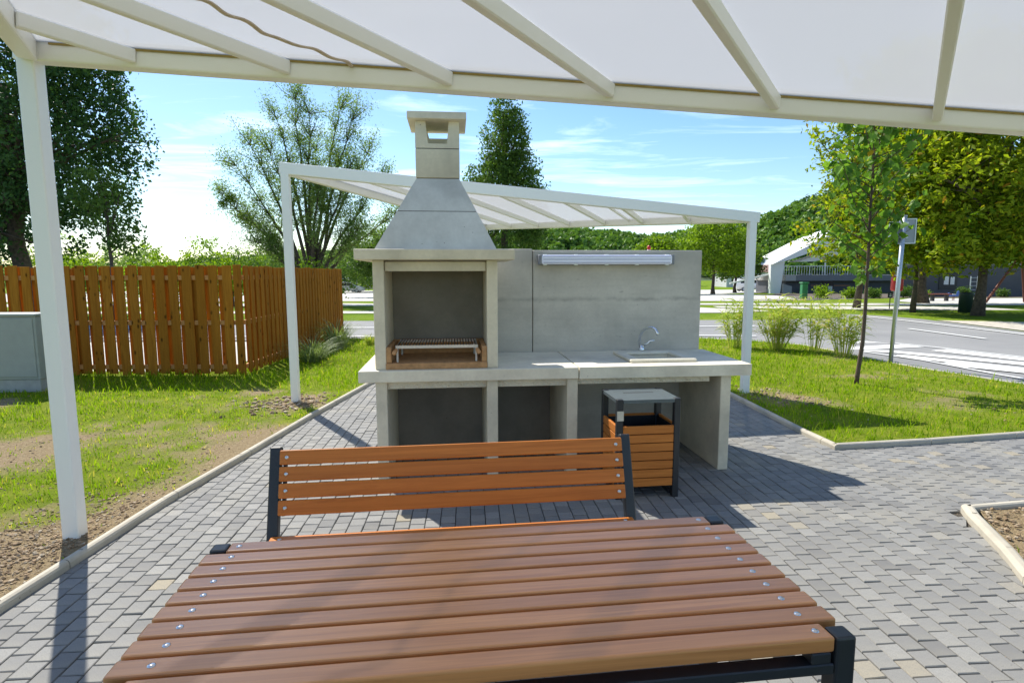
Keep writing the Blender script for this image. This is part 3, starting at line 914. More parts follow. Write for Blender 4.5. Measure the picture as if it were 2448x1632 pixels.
# sink set into the counter
bm = B(); ring_slab(bm, (2.14, 2.70, .165, .70), (2.225, 2.615, .26, .59), .8805, .907)
sk = mk('sink', bm, cl_, kit)
mdf = sk.modifiers.new('bevel', 'BEVEL'); mdf.width = .010; mdf.segments = 3; mdf.limit_method = 'ANGLE'
bm = B(); ring_slab(bm, (2.2155, 2.6245, .2505, .5995), (2.226, 2.614, .261, .589), .72, .8795); box(bm, 2.2155, 2.6245, .2505, .5995, .70, .7195)
mk('bowl', bm, cl_, sk)
bm = B(); tube(bm, [(2.42, .425, .7196), (2.42, .425, .724)], .03, 16); mk('drain', bm, MT['steel'], sk)
# swan-neck tap
bm = B()
tube(bm, [(2.44, .80, .88), (2.44, .80, .905), (2.44, .80, .945)], [.030, .026, .022], 16)
tap = mk('tap', bm, MT['chrome'], kit, True)
bm = B()
pth = [(2.425, .795, .93), (2.412, .785, .97), (2.414, .77, 1.03), (2.428, .74, 1.085), (2.452, .70, 1.115), (2.482, .66, 1.122), (2.506, .63, 1.108), (2.518, .615, 1.075), (2.521, .61, 1.055)]
tube(bm, pth, [.013] * 7 + [.013, .016], 12); mk('spout', bm, MT['chrome'], tap, True)
bm = B(); tube(bm, [(2.45, .79, .94), (2.49, .77, .962), (2.505, .765, .985), (2.545, .75, .992)], [.016, .013, .011, .006], 10); mk('handle', bm, MT['chrome'], tap, True)
# firebox
bbox_obj('side_panel', cn, kit, .12, .203, .06, .72, .8805, 1.704, .006, 2)
bbox_obj('side_panel', cn, kit, .970, 1.053, .06, .72, .8805, 1.704, .006, 2)
bbox_obj('back_panel', MT['concrete_shaded'], kit, .2035, .9695, .645, .72, .8805, 1.70, .003)
bm = B(); box(bm, .2065, .9665, .095, .165, 1.622, 1.694, .004)
mk('lintel', bm, cn, kit)
bbox_obj('mantel_slab', cn, kit, 0, 1.178, -.02, .775, 1.7045, 1.783, .008, 2)
bm = B(); t = (2.075 - 1.784) / (2.333 - 1.784)
mid = [a + (b - a) * t for a, b in zip((.135, 1.050, .08, .75), (.445, .777, .262, .585))]
frustum(bm, (.135, 1.050, .08, .75), 1.7835, mid, 2.073); mk('hood_section', bm, ch_, kit)
mid2 = [a + (b - a) * (t + .009) for a, b in zip((.135, 1.050, .08, .75), (.445, .777, .262, .585))]
bm = B(); box(bm, mid[0] + .006, mid[1] - .006, mid[2] + .006, mid[3] - .006, 2.070, 2.080); mk('joint', bm, MT['joint'], kit)
frus = B(); frustum(frus, mid2, 2.078, (.447, .775, .264, .583), 2.331); mk('hood_section', frus, ch_, kit)
bbox_obj('joint', MT['joint'], kit, .450, .772, .268, .58, 2.329, 2.338)
bbox_obj('flue_block', cn, kit, .443, .779, .258, .588, 2.336, 2.553, .004)
bbox_obj('joint', MT['joint'], kit, .449, .773, .264, .582, 2.551, 2.560)
fl = B()
for v0, v1 in ((.258, .305), (.541, .588)):
    nb_ = 2.592 if v0 < .4 else 2.692
    U = [(.443, 2.558), (.779, 2.558), (.779, 2.757), (.700, 2.757), (.684, nb_), (.540, nb_), (.522, 2.757), (.443, 2.757)]
    M_ = Matrix(((1, 0, 0, 0), (0, 0, 1, 0), (0, 1, 0, 0), (0, 0, 0, 1)))
    prism(fl, U, v0, v1, M_)
for u0, u1 in ((.4435, .488), (.734, .7785)): box(fl, u0, u1, .3055, .5405, 2.558, 2.66)
mk('flue_top', fl, cn, kit)
bbox_obj('chimney_cap', cn, kit, .388, .833, .190, .655, 2.758, 2.812, .006, 2)

# firebrick tray and grill
tray = thing('fire_tray', 'orange firebrick tray with raised sides inside the barbecue', 'fire tray', K(.585, .05, .881), KR)
fb = MT['firebrick']
bbox_obj('base', fb, tray, -.385, .385, 0, .585, 0, .047, .004)
for sx in (-1, 1):
    x0, x1 = sorted((sx * .383, sx * .343)); bbox_obj('side_brick', fb, tray, x0, x1, .012, .54, .0475, .168, .005)
bbox_obj('back_brick', fb, tray, -.383, .383, .542, .584, .0475, .168, .005)
gr = thing('grill_rack', 'steel grill rack with wooden handles on short legs in the fire tray', 'grill', K(.585, .11, .929), KR)
bm = B()
box(bm, -.315, .315, .0, .010, .105, .128); mk('front_rail', bm, MT['steel_pale'], gr)
bbox_obj('rear_rail', MT['galv'], gr, -.315, .315, .40, .41, .105, .128)
for sx in (-1, 1):
    bbox_obj('side_rail', MT['galv'], gr, sx * .310 - .005, sx * .310 + .005, .0105, .3995, .105, .122)
    for yy in (.0, .40): bbox_obj('leg', MT['galv'], gr, sx * .302 - .007, sx * .302 + .007, yy + .001, yy + .009, 0, .1045)
    bm = B(); tube(bm, [(sx * .308, -.002, .098), (sx * .311, -.02, .094), (sx * .318, -.075, .080), (sx * .320, -.092, .076)], [.010, .014, .017, .010], 12); mk('handle', bm, MT['handle_wood'], gr, True)
for k in range(27):
    x = -.295 + .59 * k / 26; bm = B(); tube(bm, [(x, .0, .131), (x, .41, .131)], .0042, 6); mk('bar', bm, MT['grill_bar'], gr)

# cast wall behind
wall = thing('concrete_wall', 'free-standing cast concrete wall behind the counter', 'wall', K(.15, .93), KR)
bbox_obj('wall_panel', MT['concrete_wall'], wall, 0, 1.2885, 0, .17, -.05, 1.826, .006)
bbox_obj('wall_panel', MT['concrete_wall'], wall, 1.2945, 2.90, 0, .17, -.05, 1.815, .006)
bbox_obj('joint', MT['joint'], wall, 1.28, 1.30, .012, .16, 0, 1.81)

# strip light on the wall
lt = thing('wall_light', 'long twin-tube strip light with clear cover fixed on the concrete wall', 'light', K(1.485, .928, 1.683), KR)
bm = B(); box(bm, 0, 1.262, -.055, 0, -.004, .090, .012, 2); mk('housing', bm, MT['housing'], lt)
bm = B(); box(bm, .022, 1.240, -.100, -.053, .001, .085, .016, 3); cov = mk('cover', bm, MT['diffuser'], lt)
for z in (.018, .046, .074): bbox_obj('ridge', MT['ridge'], cov, .04, 1.222, -.1015, -.098, z - .0022, z + .0022)
for x0 in (.0, 1.222):
    bbox_obj('end_cap', MT['housing'], lt, x0 + .001, x0 + .039, -.094, -.052, -.002, .088, .006)
for k in range(5):
    x = .06 + k * 1.14 / 4
    for z in (-.007, .083): bbox_obj('clip', MT['steel'], lt, x - .016, x + .016, -.072, -.03, z, z + .010, .002)

# ================================================================== TABLE
tb = thing('picnic_table', 'long brown slatted picnic table with black steel legs', 'table', (-.0687, 1.5074, 0), .1231)
tp = .0702
for k in range(10):
    y = (4.5 - k) * tp
    hl = .792 if k in (0, 9) else .846
    bm = B(); box(bm, -hl, hl, y - .0298, y + .0298, .712, .750, .0065, 3)
    sl = mk('slat', bm, MT['table_wood'], tb)
    for sx in (-1, 1):
        bm = B(); tube(bm, [(sx * .76, y, .748), (sx * .76, y, .7515), (sx * .76, y, .7530), (sx * .76, y, .7538)], [.0092, .0088, .0062, .0015], 14)
        mk('bolt', bm, MT['steel'], sl, True)
for sx in (-1, 1):
    for sy in (-1, 1):
        x0, x1 = sorted((sx * .7945, sx * .8455)); y0, y1 = sorted((sy * .2975, sy * .3475))
        bbox_obj('leg', MT['black_metal'], tb, x0, x1, y0, y1, 0, .7485, .006, 2)
    bm = B(); x0, x1 = sorted((sx * .735, sx * .785)); box(bm, x0, x1, -.345, .345, .683, .7115, .003); mk('cross_bar', bm, MT['black_metal'], tb)
for sy in (-1, 1):
    y0, y1 = sorted((sy * .302, sy * .345)); bbox_obj('apron', MT['black_metal'], tb, -.794, .794, y0, y1, .655, .6825, .003)

# ================================================================== BENCH
bn = thing('bench', 'slatted wooden bench with backrest and black steel posts behind the table', 'bench', (-.27, 2.715, 0), .123)
TOPZ, LEAN = .785, .15 / .45
bdir = Vector((0, LEAN, 1)).normalized()
ptop = lambda x, s: Vector((x, 0, TOPZ)) - bdir * s
for sx in (-1, 1):
    a = Vector((sx * .845, .030, TOPZ + .006)); b = a - Vector((0, LEAN, 1)) * (TOPZ + .006)
    bm = B(); bar(bm, b, a, .042, .05, .004, (1, 0, 0)) ; mk('post', bm, MT['black_metal'], bn)
    bbox_obj('front_leg', MT['black_metal'], bn, sx * .80 - .02, sx * .80 + .02, -.60, -.56, 0, .362, .004)
    bbox_obj('seat_support', MT['black_metal'], bn, sx * .80 - .02, sx * .80 + .02, -.602, -.10, .3625, .387, .003)
Mx = Matrix.Rotation(-math.atan(LEAN), 4, 'X')
for k in range(4):
    c = Vector((0, -.004, TOPZ)) - bdir * (.034 + .0755 * k)
    bm = B(); box(bm, -.818, .818, -.020, .014, -.0335, .0335, .006, 3, Matrix.Translation(c) @ Mx)
    sl = mk('back_slat', bm, MT['bench_wood'], bn)
    for sx in (-1, 1):
        n_ = Mx.to_3x3() @ Vector((0, -1, 0)); p = c + n_ * .020 + Vector((sx * .785, 0, 0))
        bm = B(); tube(bm, [p - n_ * .002, p + n_ * .0035, p + n_ * .0052, p + n_ * .006], [.0092, .0088, .006, .0015], 14); mk('bolt', bm, MT['steel'], sl, True)
for sx in (-1, 1):
    a = ptop(sx * .80, .02); b = ptop(sx * .80, .305)
    bm = B(); bar(bm, a + Vector((0, .020, 0)), b + Vector((0, .020, 0)), .034, .012, 0, (1, 0, 0)); mk('back_plate', bm, MT['black_metal'], bn)
for k in range(6):
    y = -.162 - k * .0755
    bm = B(); box(bm, -.846, .846, y - .0335, y + .0335, .388, .423, .006, 3); sl = mk('seat_slat', bm, MT['bench_wood'], bn)
    for sx in (-1, 1):
        bm = B(); tube(bm, [(sx * .80, y, .421), (sx * .80, y, .4245), (sx * .80, y, .426), (sx * .80, y, .4268)], [.0092, .0088, .0062, .0015], 14); mk('bolt', bm, MT['steel'], sl, True)

# ================================================================== LITTER BIN
lb = thing('litter_bin', 'square litter bin with wooden slats and black canopy beside the counter', 'bin', (.735, 3.935, 0), R(7.2))
bw, bd, bh = .465, .40, .725
bk_ = MT['black_metal']
for x in (0, bw - .045):
    for y in (0, bd - .045): bbox_obj('post', bk_, lb, x, x + .045, y, y + .045, 0, bh, .004)
bm = B()
U = [(.0465, .002), (bw - .0465, .002), (bw - .0465, .0465), (bw - .002, .0465), (bw - .002, bd - .0465), (bw - .0465, bd - .0465), (bw - .0465, bd - .002), (.0465, bd - .002), (.0465, bd - .0465), (.002, bd - .0465), (.002, .0465), (.0465, .0465)]
prism(bm, U, bh - .028, bh - .004); top = mk('canopy', bm, MT['bin_lid'], lb)
for k in range(13):
    x = .125 + k * .018; bbox_obj('slot', MT['rubbish_dark'], top, x, x + .009, .235, .265, bh - .0045, bh - .0032)
for k in range(7):
    z = .530 - k * .0640
    bbox_obj('slat', MT['bin_wood'], lb, .0455, bw - .0455, .004, .024, z - .058, z, .003)
    bbox_obj('slat', MT['bin_wood'], lb, .004, .024, .0455, bd - .0455, z - .058, z, .003)
    bbox_obj('slat', MT['bin_wood'], lb, bw - .024, bw - .004, .0455, bd - .0455, z - .058, z, .003)
    bbox_obj('slat', MT['bin_wood'], lb, .0455, bw - .0455, bd - .024, bd - .004, z - .058, z, .003)
bm = B(); ring_slab(bm, (.028, bw - .028, .028, bd - .028), (.034, bw - .034, .034, bd - .034), .09, .515); box(bm, .034, bw - .034, .034, bd - .034, .09, .10)
mk('liner', bm, MT['rubbish_dark'], lb)
bbox_obj('ash_plate', MT['steel'], lb, -.002, .046, -.004, -.0005, .575, .645)
for x in (.012, bw - .057): bbox_obj('foot', bk_, lb, x, x + .045, -.0005 + .046, bd - .046, .015, .045)

# ================================================================== WOODEN FENCE
fe = thing('wooden_fence', 'brown wooden privacy fence of alternating upright planks beside the lawn', 'fence', (-4.25, 8.92, 0), 0)
fw_, rw_ = MT['fence_wood'], MT['rail_wood']
rf = random.Random(5)
def fence_run(ox, oy, ang, n, pitch, skip_posts=()):
    ca, sa = math.cos(ang), math.sin(ang)
    M0 = Matrix.Translation((ox, oy, 0)) @ Matrix.Rotation(ang, 4, 'Z')
    L = n * pitch
    for z in (.17, .86, 1.555):
        bm = B(); box(bm, 0, L, -.020, .020, z - .035, z + .035, .003, 1, M0); mk('rail', bm, rw_, fe)
    for k in range(n):
        w = .138 + rf.uniform(-.006, .008); x = (k + .5) * pitch + rf.uniform(-.006, .006)
        zt0, zb0 = 1.735 + rf.uniform(-.012, .010), .045 + rf.uniform(-.01, .02)
        T = M0 @ Matrix.Translation((x, 0, 0)) @ Matrix.Rotation(rf.uniform(-.006, .006), 4, 'Y')
        bm = B(); box(bm, -w / 2, w / 2, -.041, -.0215, zb0, zt0, .003, 1, T); mk('plank', bm, fw_, fe)
        if k < n - 1:
            w2 = .115 + rf.uniform(-.008, .008)
            T = M0 @ Matrix.Translation((x + pitch / 2, 0, 0)) @ Matrix.Rotation(rf.uniform(-.006, .006), 4, 'Y')
            bm = B(); box(bm, -w2 / 2, w2 / 2, .0215, .041, zb0 + .02, zt0 - .015, .003, 1, T); mk('plank', bm, fw_, fe)
    for x in [q for q in np.arange(1.9, L, 1.9)]:
        bm = B(); box(bm, x - .045, x + .045, .0415, .125, 0, 1.70, .004, 1, M0); mk('post', bm, fw_, fe)
fence_run(-.03 - 22 * .205, 0, 0, 22, .205)
bm = B(); box(bm, -.028, .062, -.045, .045, 0, 1.75, .004); mk('corner_post', bm, fw_, fe)
fence_run(.055, .06, R(92.6), 30, .205)

# ================================================================== UTILITY CABINET
cb = thing('utility_cabinet', 'grey utility cabinet standing on the grass by the wooden fence', 'cabinet', (-7.1, 7.62, 0), R(2))
bbox_obj('plinth', MT['cabinet_base'], cb, .012, .728, .012, .348, -.05, .20, .006)
bm = B(); box(bm, 0, .74, 0, .36, .2005, 1.055, .012, 2); body = mk('body', bm, MT['cabinet'], cb)
bbox_obj('roof', MT['cabinet'], cb, -.015, .755, -.02, .375, 1.0555, 1.09, .01, 2)
bbox_obj('door', MT['cabinet'], cb, .03, .71, -.012, -.0005, .24, 1.03, .004)

# ================================================================== VEGETATION
def leaf_quads(C, size, aspect, r, flat=0.0, droop=0.0, base=None):
    """rhombic leaves at points C; returns V, F"""
    n = len(C)
    a = r.normal(0, 1, (n, 3)); a[:, 2] = a[:, 2] * (1 - flat) - droop
    a /= np.linalg.norm(a, axis=1, keepdims=True) + 1e-9
    b = r.normal(0, 1, (n, 3)); b[:, 2] *= (1 - flat)
    b -= a * (a * b).sum(1, keepdims=True); b /= np.linalg.norm(b, axis=1, keepdims=True) + 1e-9
    nn = np.cross(a, b)
    L = (size * r.uniform(.65, 1.3, n))[:, None]; Wd = L * aspect
    V = np.stack([C - a * L * .5, C + b * Wd * .5 - a * L * .08 + nn * Wd * .12, C + a * L * .5, C - b * Wd * .5 - a * L * .08 + nn * Wd * .12], 1).reshape(-1, 3)
    return V, np.arange(n * 4).reshape(-1, 4)

def sample_lobes(lobes, n, r, shell=.45):
    lobes = np.array(lobes, float)              # cx,cy,cz,rx,ry,rz
    wgt = (lobes[:, 3] * lobes[:, 4] * lobes[:, 5]) ** (2 / 3.); wgt /= wgt.sum()
    k = r.choice(len(lobes), n, p=wgt)
    d = r.normal(0, 1, (n, 3)); d /= np.linalg.norm(d, axis=1, keepdims=True)
    rad = (shell ** 3 + (1 - shell ** 3) * r.random(n)) ** (1 / 3.)
    return lobes[k, :3] + d * rad[:, None] * lobes[k, 3:]

def crown_mesh(lobes, nclump, per, spread, size, aspect, r, mat, shell=.45, flat=0.0, droop=0.0, light=None, autumn=0.0):
    cc = sample_lobes(lobes, nclump, r, shell)
    ct = r.normal(.42, .17, nclump)
    C = (cc[:, None] + np.clip(r.normal(0, 1, (nclump, per, 3)), -1.7, 1.7) * spread * r.uniform(.6, 1.3, (nclump, 1, 1)) * np.array([1, 1, .75])).reshape(-1, 3)
    V, F = leaf_quads(C, size, aspect, r, flat, droop)
    tone = np.clip(np.repeat(ct, per) + r.normal(0, .13, len(C)), 0, .85)
    if autumn: m = r.random(len(C)) < autumn; tone[m] = r.uniform(.88, 1, m.sum())
    return mesh_np('crown', V, F, mat, tone=tone), cc

def limb(bm, a, b, r0, r1, r, sag=.12, n=6, seg=6):
    a, b = np.array(a, float), np.array(b, float); L = np.linalg.norm(b - a)
    off = r.normal(0, sag * L * .5, 3); off[2] = abs(off[2]) * .4
    pts = []; rad = []
    for i in range(n):
        t = i / (n - 1); p = a + (b - a) * t + off * 4 * t * (1 - t) * .5 + r.normal(0, .012 * L, 3) * (0 < i < n - 1)
        pts.append(p); rad.append(r0 + (r1 - r0) * t)
    tube(bm, pts, rad, seg)
    return pts

def tree(name, label, base, h, trunk_r, lobes, nclump, per, spread, size, aspect, leafmat, seed, group=None, nlimb=14, trunk_top=.55, shell=.45, flat=0, droop=0, autumn=0.0, lean=(0, 0), bark='bark', sub=2):
    r = np.random.default_rng(seed)
    root = thing(name, label, 'tree', base, 0, group)
    me, cc = crown_mesh(lobes, nclump, per, spread, size, aspect, r, MT[leafmat], shell, flat, droop, autumn=autumn)
    link('crown', me, root)
    bm = B()
    n = 7; pts, rad = [], []
    for i in range(n):
        t = i / (n - 1); pts.append((lean[0] * t + r.normal(0, .012) * h * (i > 0) * .5, lean[1] * t + r.normal(0, .012) * h * (i > 0) * .5, h * trunk_top * t - .1 * (i == 0)))
        rad.append(trunk_r * (1.45 if i == 0 else 1.0) * (1 - .62 * t))
    tube(bm, pts, rad, 10)
    pa = np.array(pts)
    far = cc[np.argsort(-np.linalg.norm(cc - cc.mean(0), axis=1))]
    sel = far[r.choice(max(nlimb, int(len(far) * .8)), nlimb, replace=False)]
    for q in sel:
        t = np.clip(.35 + .65 * (q[2] / h) * r.uniform(.5, 1.0), .3, .98); k = t * (n - 1); i0 = int(min(k, n - 2)); p0 = pa[i0] + (pa[i0 + 1] - pa[i0]) * (k - i0)
        rr = trunk_r * (1 - .62 * t) * .55
        lp = limb(bm, p0, q, rr, .012, r)
        for s in range(sub):
            m = lp[2 + int(r.integers(0, 3))]; q2 = cc[np.argmin(np.linalg.norm(cc - (np.array(m) + r.normal(0, 1, 3) * h * .09), axis=1))]
            if np.linalg.norm(q2 - m) < h * .28: limb(bm, m, q2, rr * .4, .008, r, n=4, seg=5)
    mk('trunk', bm, MT[bark], root, True)
    return root

Zg = lambda y: float(gz(y)) - .05
# big dark tree on the left, beyond the fence
tree('lime_tree', 'huge dense dark green tree towering behind the left end of the wooden fence', (-20.8, 24.5, 0), 15.5, .38,
     [(-.5, 0, 9.0, 5.2, 5.0, 5.5), (2.8, -.5, 7.0, 2.9, 3.0, 3.6), (3.2, -.6, 10.0, 2.0, 2.3, 2.3), (1.2, 0, 12.0, 3.0, 3, 2.6), (-3.5, 0, 6.0, 3.0, 3.5, 3.6), (1.6, -1.0, 4.3, 3.0, 2.8, 2.0), (-2.4, -.5, 3.3, 2.6, 2.6, 1.6), (4.9, -.5, 7.0, 1.1, 1.5, 1.5)],
     1450, 34, .30, .18, .62, 'leaf_dark', 11, nlimb=30, trunk_top=.6, shell=.3)
tree('lime_tree', 'dense dark tree with low branches at the far left edge behind the fence', (-27.5, 26.5, 0), 13, .33,
     [(0, 0, 6.5, 4.6, 4.4, 4.9), (1.5, 0, 9.5, 3, 3, 2.8), (1.0, -.5, 3.2, 3.6, 3, 1.8)], 1100, 22, .38, .25, .62, 'leaf_dark', 12, nlimb=16, shell=.35)
tree('slender_tree', 'thin young tree with bare lower stem in front of the dark lime tree', (-14.2, 20.6, 0), 5.2, .085,
     [(0.1, 0, 3.9, .9, .8, 1.3), (.5, 0, 2.9, .7, .6, .6), (-.4, 0, 4.6, .8, .7, .7)], 150, 16, .17, .15, .55, 'leaf_mid', 13, nlimb=9, trunk_top=.8)

# open willow-like tree with many rising limbs
def willow():
    r = np.random.default_rng(31)
    root = thing('willow_tree', 'airy grey-green willow with fanned rising limbs behind the wooden fence', 'tree', (-12.1, 35, Zg(35)))
    bm = B()
    tube(bm, [(0, 0, -.1), (0, 0, .5), (.05, 0, 1.2)], [.62, .5, .44], 10)
    tips = [(-5.1, 0, 6.4), (-4.4, .5, 8.2), (-2.9, -.8, 9.2), (-1.9, .8, 11.0), (-.6, 0, 11.9), (.5, -.7, 10.9), (1.9, .6, 11.6), (2.9, -.4, 10.6), (3.5, .4, 8.9), (4.3, -.5, 7.0), (5.0, .3, 5.4), (-3.6, .6, 4.9), (-2.5, -1, 3.6), (2.8, -1.5, 7.4), (-1.3, -1.8, 8.5), (1.2, -1.8, 6.6), (3.2, -1.4, 4.2), (0, 1.8, 9.4)]
    pts = []
    for q in tips:
        q = np.array(q); st = np.array((r.normal(0, .12), r.normal(0, .12), r.uniform(.4, 1.2)))
        ctrl = st + (q - st) * np.array([.34, .34, .50]); path = []
        for t in np.linspace(0, 1, 9):
            p = (1 - t) ** 2 * st + 2 * t * (1 - t) * ctrl + t * t * q; p = p + r.normal(0, .05, 3) * (t > 0); path.append(p)
        tube(bm, path, list(np.linspace(.15, .016, 9)), 7)
        for k in range(4, 9):
            for s in range(3 + k // 2):
                b = path[k]; d = (q - st) / np.linalg.norm(q - st) + r.normal(0, .55, 3); d[2] += .15; d /= np.linalg.norm(d)
                e = b + d * r.uniform(.6, 1.7)
                tube(bm, [b, (b + e) / 2 + r.normal(0, .06, 3), e], [.028, .016, .006], 4, cap=False)
                m = int(r.integers(100, 150))
                t = r.random(m) ** .7
                pts.append(b + (e - b) * t[:, None] + r.normal(0, .24, (m, 3)))
    mk('trunk', bm, MT['bark'], root, True)
    C = np.concatenate(pts)
    V, F = leaf_quads(C, .135, .36, r, 0, .25)
    link('crown', mesh_np('crown', V, F, MT['leaf_willow'], tone=np.clip(r.normal(.45, .25, len(C)), 0, 1)), root)
    for q in ((-5.0, -.2, 5.95), (-4.55, -.2, 6.3), (2.0, -.6, 8.2), (-1.8, -.7, 3.9), (1.1, -.6, 5.6)):
        s = r.uniform(.24, .34); d = r.normal(0, 1, (420, 3)); d /= np.linalg.norm(d, axis=1, keepdims=True)
        V, F = leaf_quads(np.array(q) + d * s * r.random((420, 1)) ** .4, .13, .35, r)
        link('mistletoe', mesh_np('mistletoe', V, F, MT['leaf_green'], tone=r.uniform(0, .6, 420)), root)
willow()

# columnar poplar
tree('poplar_tree', 'tall columnar dark green poplar rising behind the barbecue chimney', (-.55, 45, Zg(45)), 16.5, .34,
     [(0, 0, 14.6, .95, 1.0, 2.3), (.1, 0, 11.6, 1.75, 1.8, 3.0), (-.2, 0, 8.2, 2.45, 2.4, 3.4), (.9, 0, 8.6, 2.0, 2, 3.2), (-1.9, -.3, 7.9, 1.2, 1.3, 2.4), (2.0, 0, 6.3, 1.5, 1.7, 3.0), (0, 0, 4.0, 3.0, 2.6, 2.8), (-2.2, 0, 4.3, 1.2, 1.5, 2.0), (.9, -.4, 12.2, .9, 1.0, 2.2)],
     1900, 20, .27, .20, .62, 'leaf_poplar', 14, nlimb=20, trunk_top=.85, shell=.5)

# bright round trees right of the wall
for k, (x, y, hh, rr, lab) in enumerate(((15.6, 62, 6.2, 2.6, 'low bright green tree just above the concrete wall, beside the red-tipped post'),
                                   (22.3, 64, 8.4, 4.3, 'broad bright green tree behind the right end of the concrete wall'),
                                   (28.6, 74, 7.2, 3.0, 'small round tree with twin stems beside the white van'))):
    tree('round_tree', lab, (x, y, Zg(y)), hh, .2, [(0, 0, hh * .62, rr, rr, hh * .36), (-rr * .55, -.4, hh * .52, rr * .6, rr * .6, hh * .28), (rr * .6, -.3, hh * .5, rr * .55, rr * .6, hh * .26), (.2, 0, hh * .8, rr * .6, rr * .6, hh * .2)],
         620, 18, .34, .30, .62, ('leaf_green', 'leaf_green', 'leaf_mid')[k], 40 + k, nlimb=12, shell=.5)
tree('round_tree', 'dark tree whose crown shades the white caravan', (-21.5, 99, Zg(99)), 9.5, .3, [(0, 0, 5.6, 4.4, 4, 3.6), (3.4, 0, 4.4, 2.8, 3, 2.6), (-4, 0, 4.6, 3, 3, 2.8), (0, 0, 8, 2.6, 2.6, 1.8)], 800, 18, .42, .36, .62, 'leaf_poplar', 45, nlimb=10)
tree('round_tree', 'spreading green tree between the willow and the barbecue', (-11.0, 52, Zg(52)), 6.4, .2, [(0, 0, 3.9, 3.0, 2.6, 2.4), (-2.6, 0, 3.2, 2.0, 2, 1.9), (2.2, 0, 3.3, 1.9, 2, 1.9)], 420, 18, .32, .28, .6, 'leaf_mid', 46, nlimb=9)

# row of trees and shrubs far behind the fence
rr_ = random.Random(3)
row = []
for k, x in enumerate(np.linspace(-78, -14, 22)):
    y = 84 + rr_.uniform(-8, 10); hh = rr_.uniform(4.8, 7.6); w = rr_.uniform(2.2, 3.4)
    row.append((x + rr_.uniform(-1, 1), y, hh, w))
row += [(-45.5, 86, 9.0, 3.1), (-63, 92, 8.4, 3.0)]
for k, (x, y, hh, w) in enumerate(row):
    tree('shrub_tree', 'leafy tree in the distant row beyond the wooden fence', (x, y, Zg(y)), hh, .14,
         [(0, 0, hh * .55, w, w * .9, hh * .40), (w * .5, 0, hh * .38, w * .7, w * .6, hh * .3), (-w * .5, 0, hh * .42, w * .7, w * .6, hh * .3)], 170, 14, .36, .36, .6, ('leaf_mid', 'leaf_green', 'leaf_willow')[k % 3], 60 + k, group='distant tree row beyond the fence', nlimb=5, sub=0, shell=.4)
# nearer shrubs just over the fence top
for k, (x, y, hh, w) in enumerate(((-18.6, 30, 3.4, 1.6), (-15.0, 31, 3.0, 1.5), (-22.5, 29, 3.9, 1.9), (-10.4, 30, 2.5, 1.4))):
    tree('fence_shrub', ('yellow-green shrub over the fence beside the thin young tree stem', 'small shrub over the fence between the thin young tree and the willow', 'large yellow-green shrub over the fence under the dark lime tree', 'low shrub over the fence at the foot of the willow')[k], (x, y, Zg(y)), hh, .06,
         [(0, 0, hh * .55, w, w * .9, hh * .42), (w * .6, 0, hh * .4, w * .7, w * .6, hh * .3), (-w * .6, 0, hh * .4, w * .6, w * .6, hh * .32)], 150, 14, .2, .17, .6, 'leaf_green', 90 + k, group='shrubs over the fence', nlimb=5, sub=0, shell=.3)

# horse chestnuts on the right
CH = 'leaf_chestnut'
tree('chestnut_tree', 'thick leaning chestnut beside the dark green litter bin', (18.0, 22.2, 0), 10.5, .175,
     [(.3, 0, 7.0, 3.6, 3.4, 3.2), (-1.6, -.6, 5.0, 2.5, 2.4, 2.2), (2.4, -.6, 4.6, 2.6, 2.6, 2.1), (.8, -1.4, 3.4, 2.0, 1.9, 1.2), (-.4, .6, 9.0, 2.6, 2.6, 1.8), (3.0, .5, 2.9, 1.6, 1.6, .9), (.2, -1.0, 2.5, 2.2, 1.7, .7), (-1.6, -.8, 2.6, 1.6, 1.5, .8)],
     1100, 22, .24, .24, .46, CH, 21, nlimb=18, trunk_top=.6, flat=.45, droop=.45, autumn=.05, lean=(.55, 0))
tree('chestnut_tree', 'slimmer chestnut with yellowing leaves right of the sign pole', (16.8, 24.1, 0), 10.5, .09,
     [(0, 0, 7.4, 3.1, 3.0, 3.4), (-1.2, -.5, 5.1, 2.1, 2.0, 2.0), (1.2, -.6, 4.6, 2.1, 2.0, 2.0), (-1.0, -.8, 3.0, 1.5, 1.4, .9), (.3, .5, 9.4, 2.4, 2.4, 1.7), (-.6, -.7, 2.1, 1.5, 1.3, .65), (.9, -.6, 2.4, 1.4, 1.3, .7)],
     950, 22, .24, .24, .46, CH, 22, nlimb=16, trunk_top=.62, flat=.45, droop=.45, autumn=.07)
tree('chestnut_tree', 'thin-crowned chestnut half hidden behind the staked sapling', (16.35, 27.3, 0), 9.6, .13,
     [(.3, 0, 5.2, 2.3, 2.2, 2.4), (-1.4, -.3, 3.4, 1.9, 1.6, 1.0), (-.8, 0, 7.6, 2.0, 1.8, 1.5), (1.6, 0, 7.0, 2.0, 2.0, 2.0), (-.4, -.4, 2.5, 1.7, 1.3, .7)],
     430, 18, .26, .24, .46, CH, 23, nlimb=26, trunk_top=.75, flat=.45, droop=.45, autumn=.07)
tree('chestnut_tree', 'far chestnut crown filling the right edge behind the swing', (25.5, 24.5, 0), 10.5, .28,
     [(0, 0, 6.8, 4.0, 3.4, 3.4), (-2.2, -.5, 4.4, 2.4, 2.2, 1.9), (0, 0, 9, 2.8, 2.8, 1.8), (1.5, -.8, 4.2, 2.4, 2.2, 1.8)],
     900, 22, .25, .25, .46, CH, 24, nlimb=14, trunk_top=.6, flat=.45, droop=.45, autumn=.08)
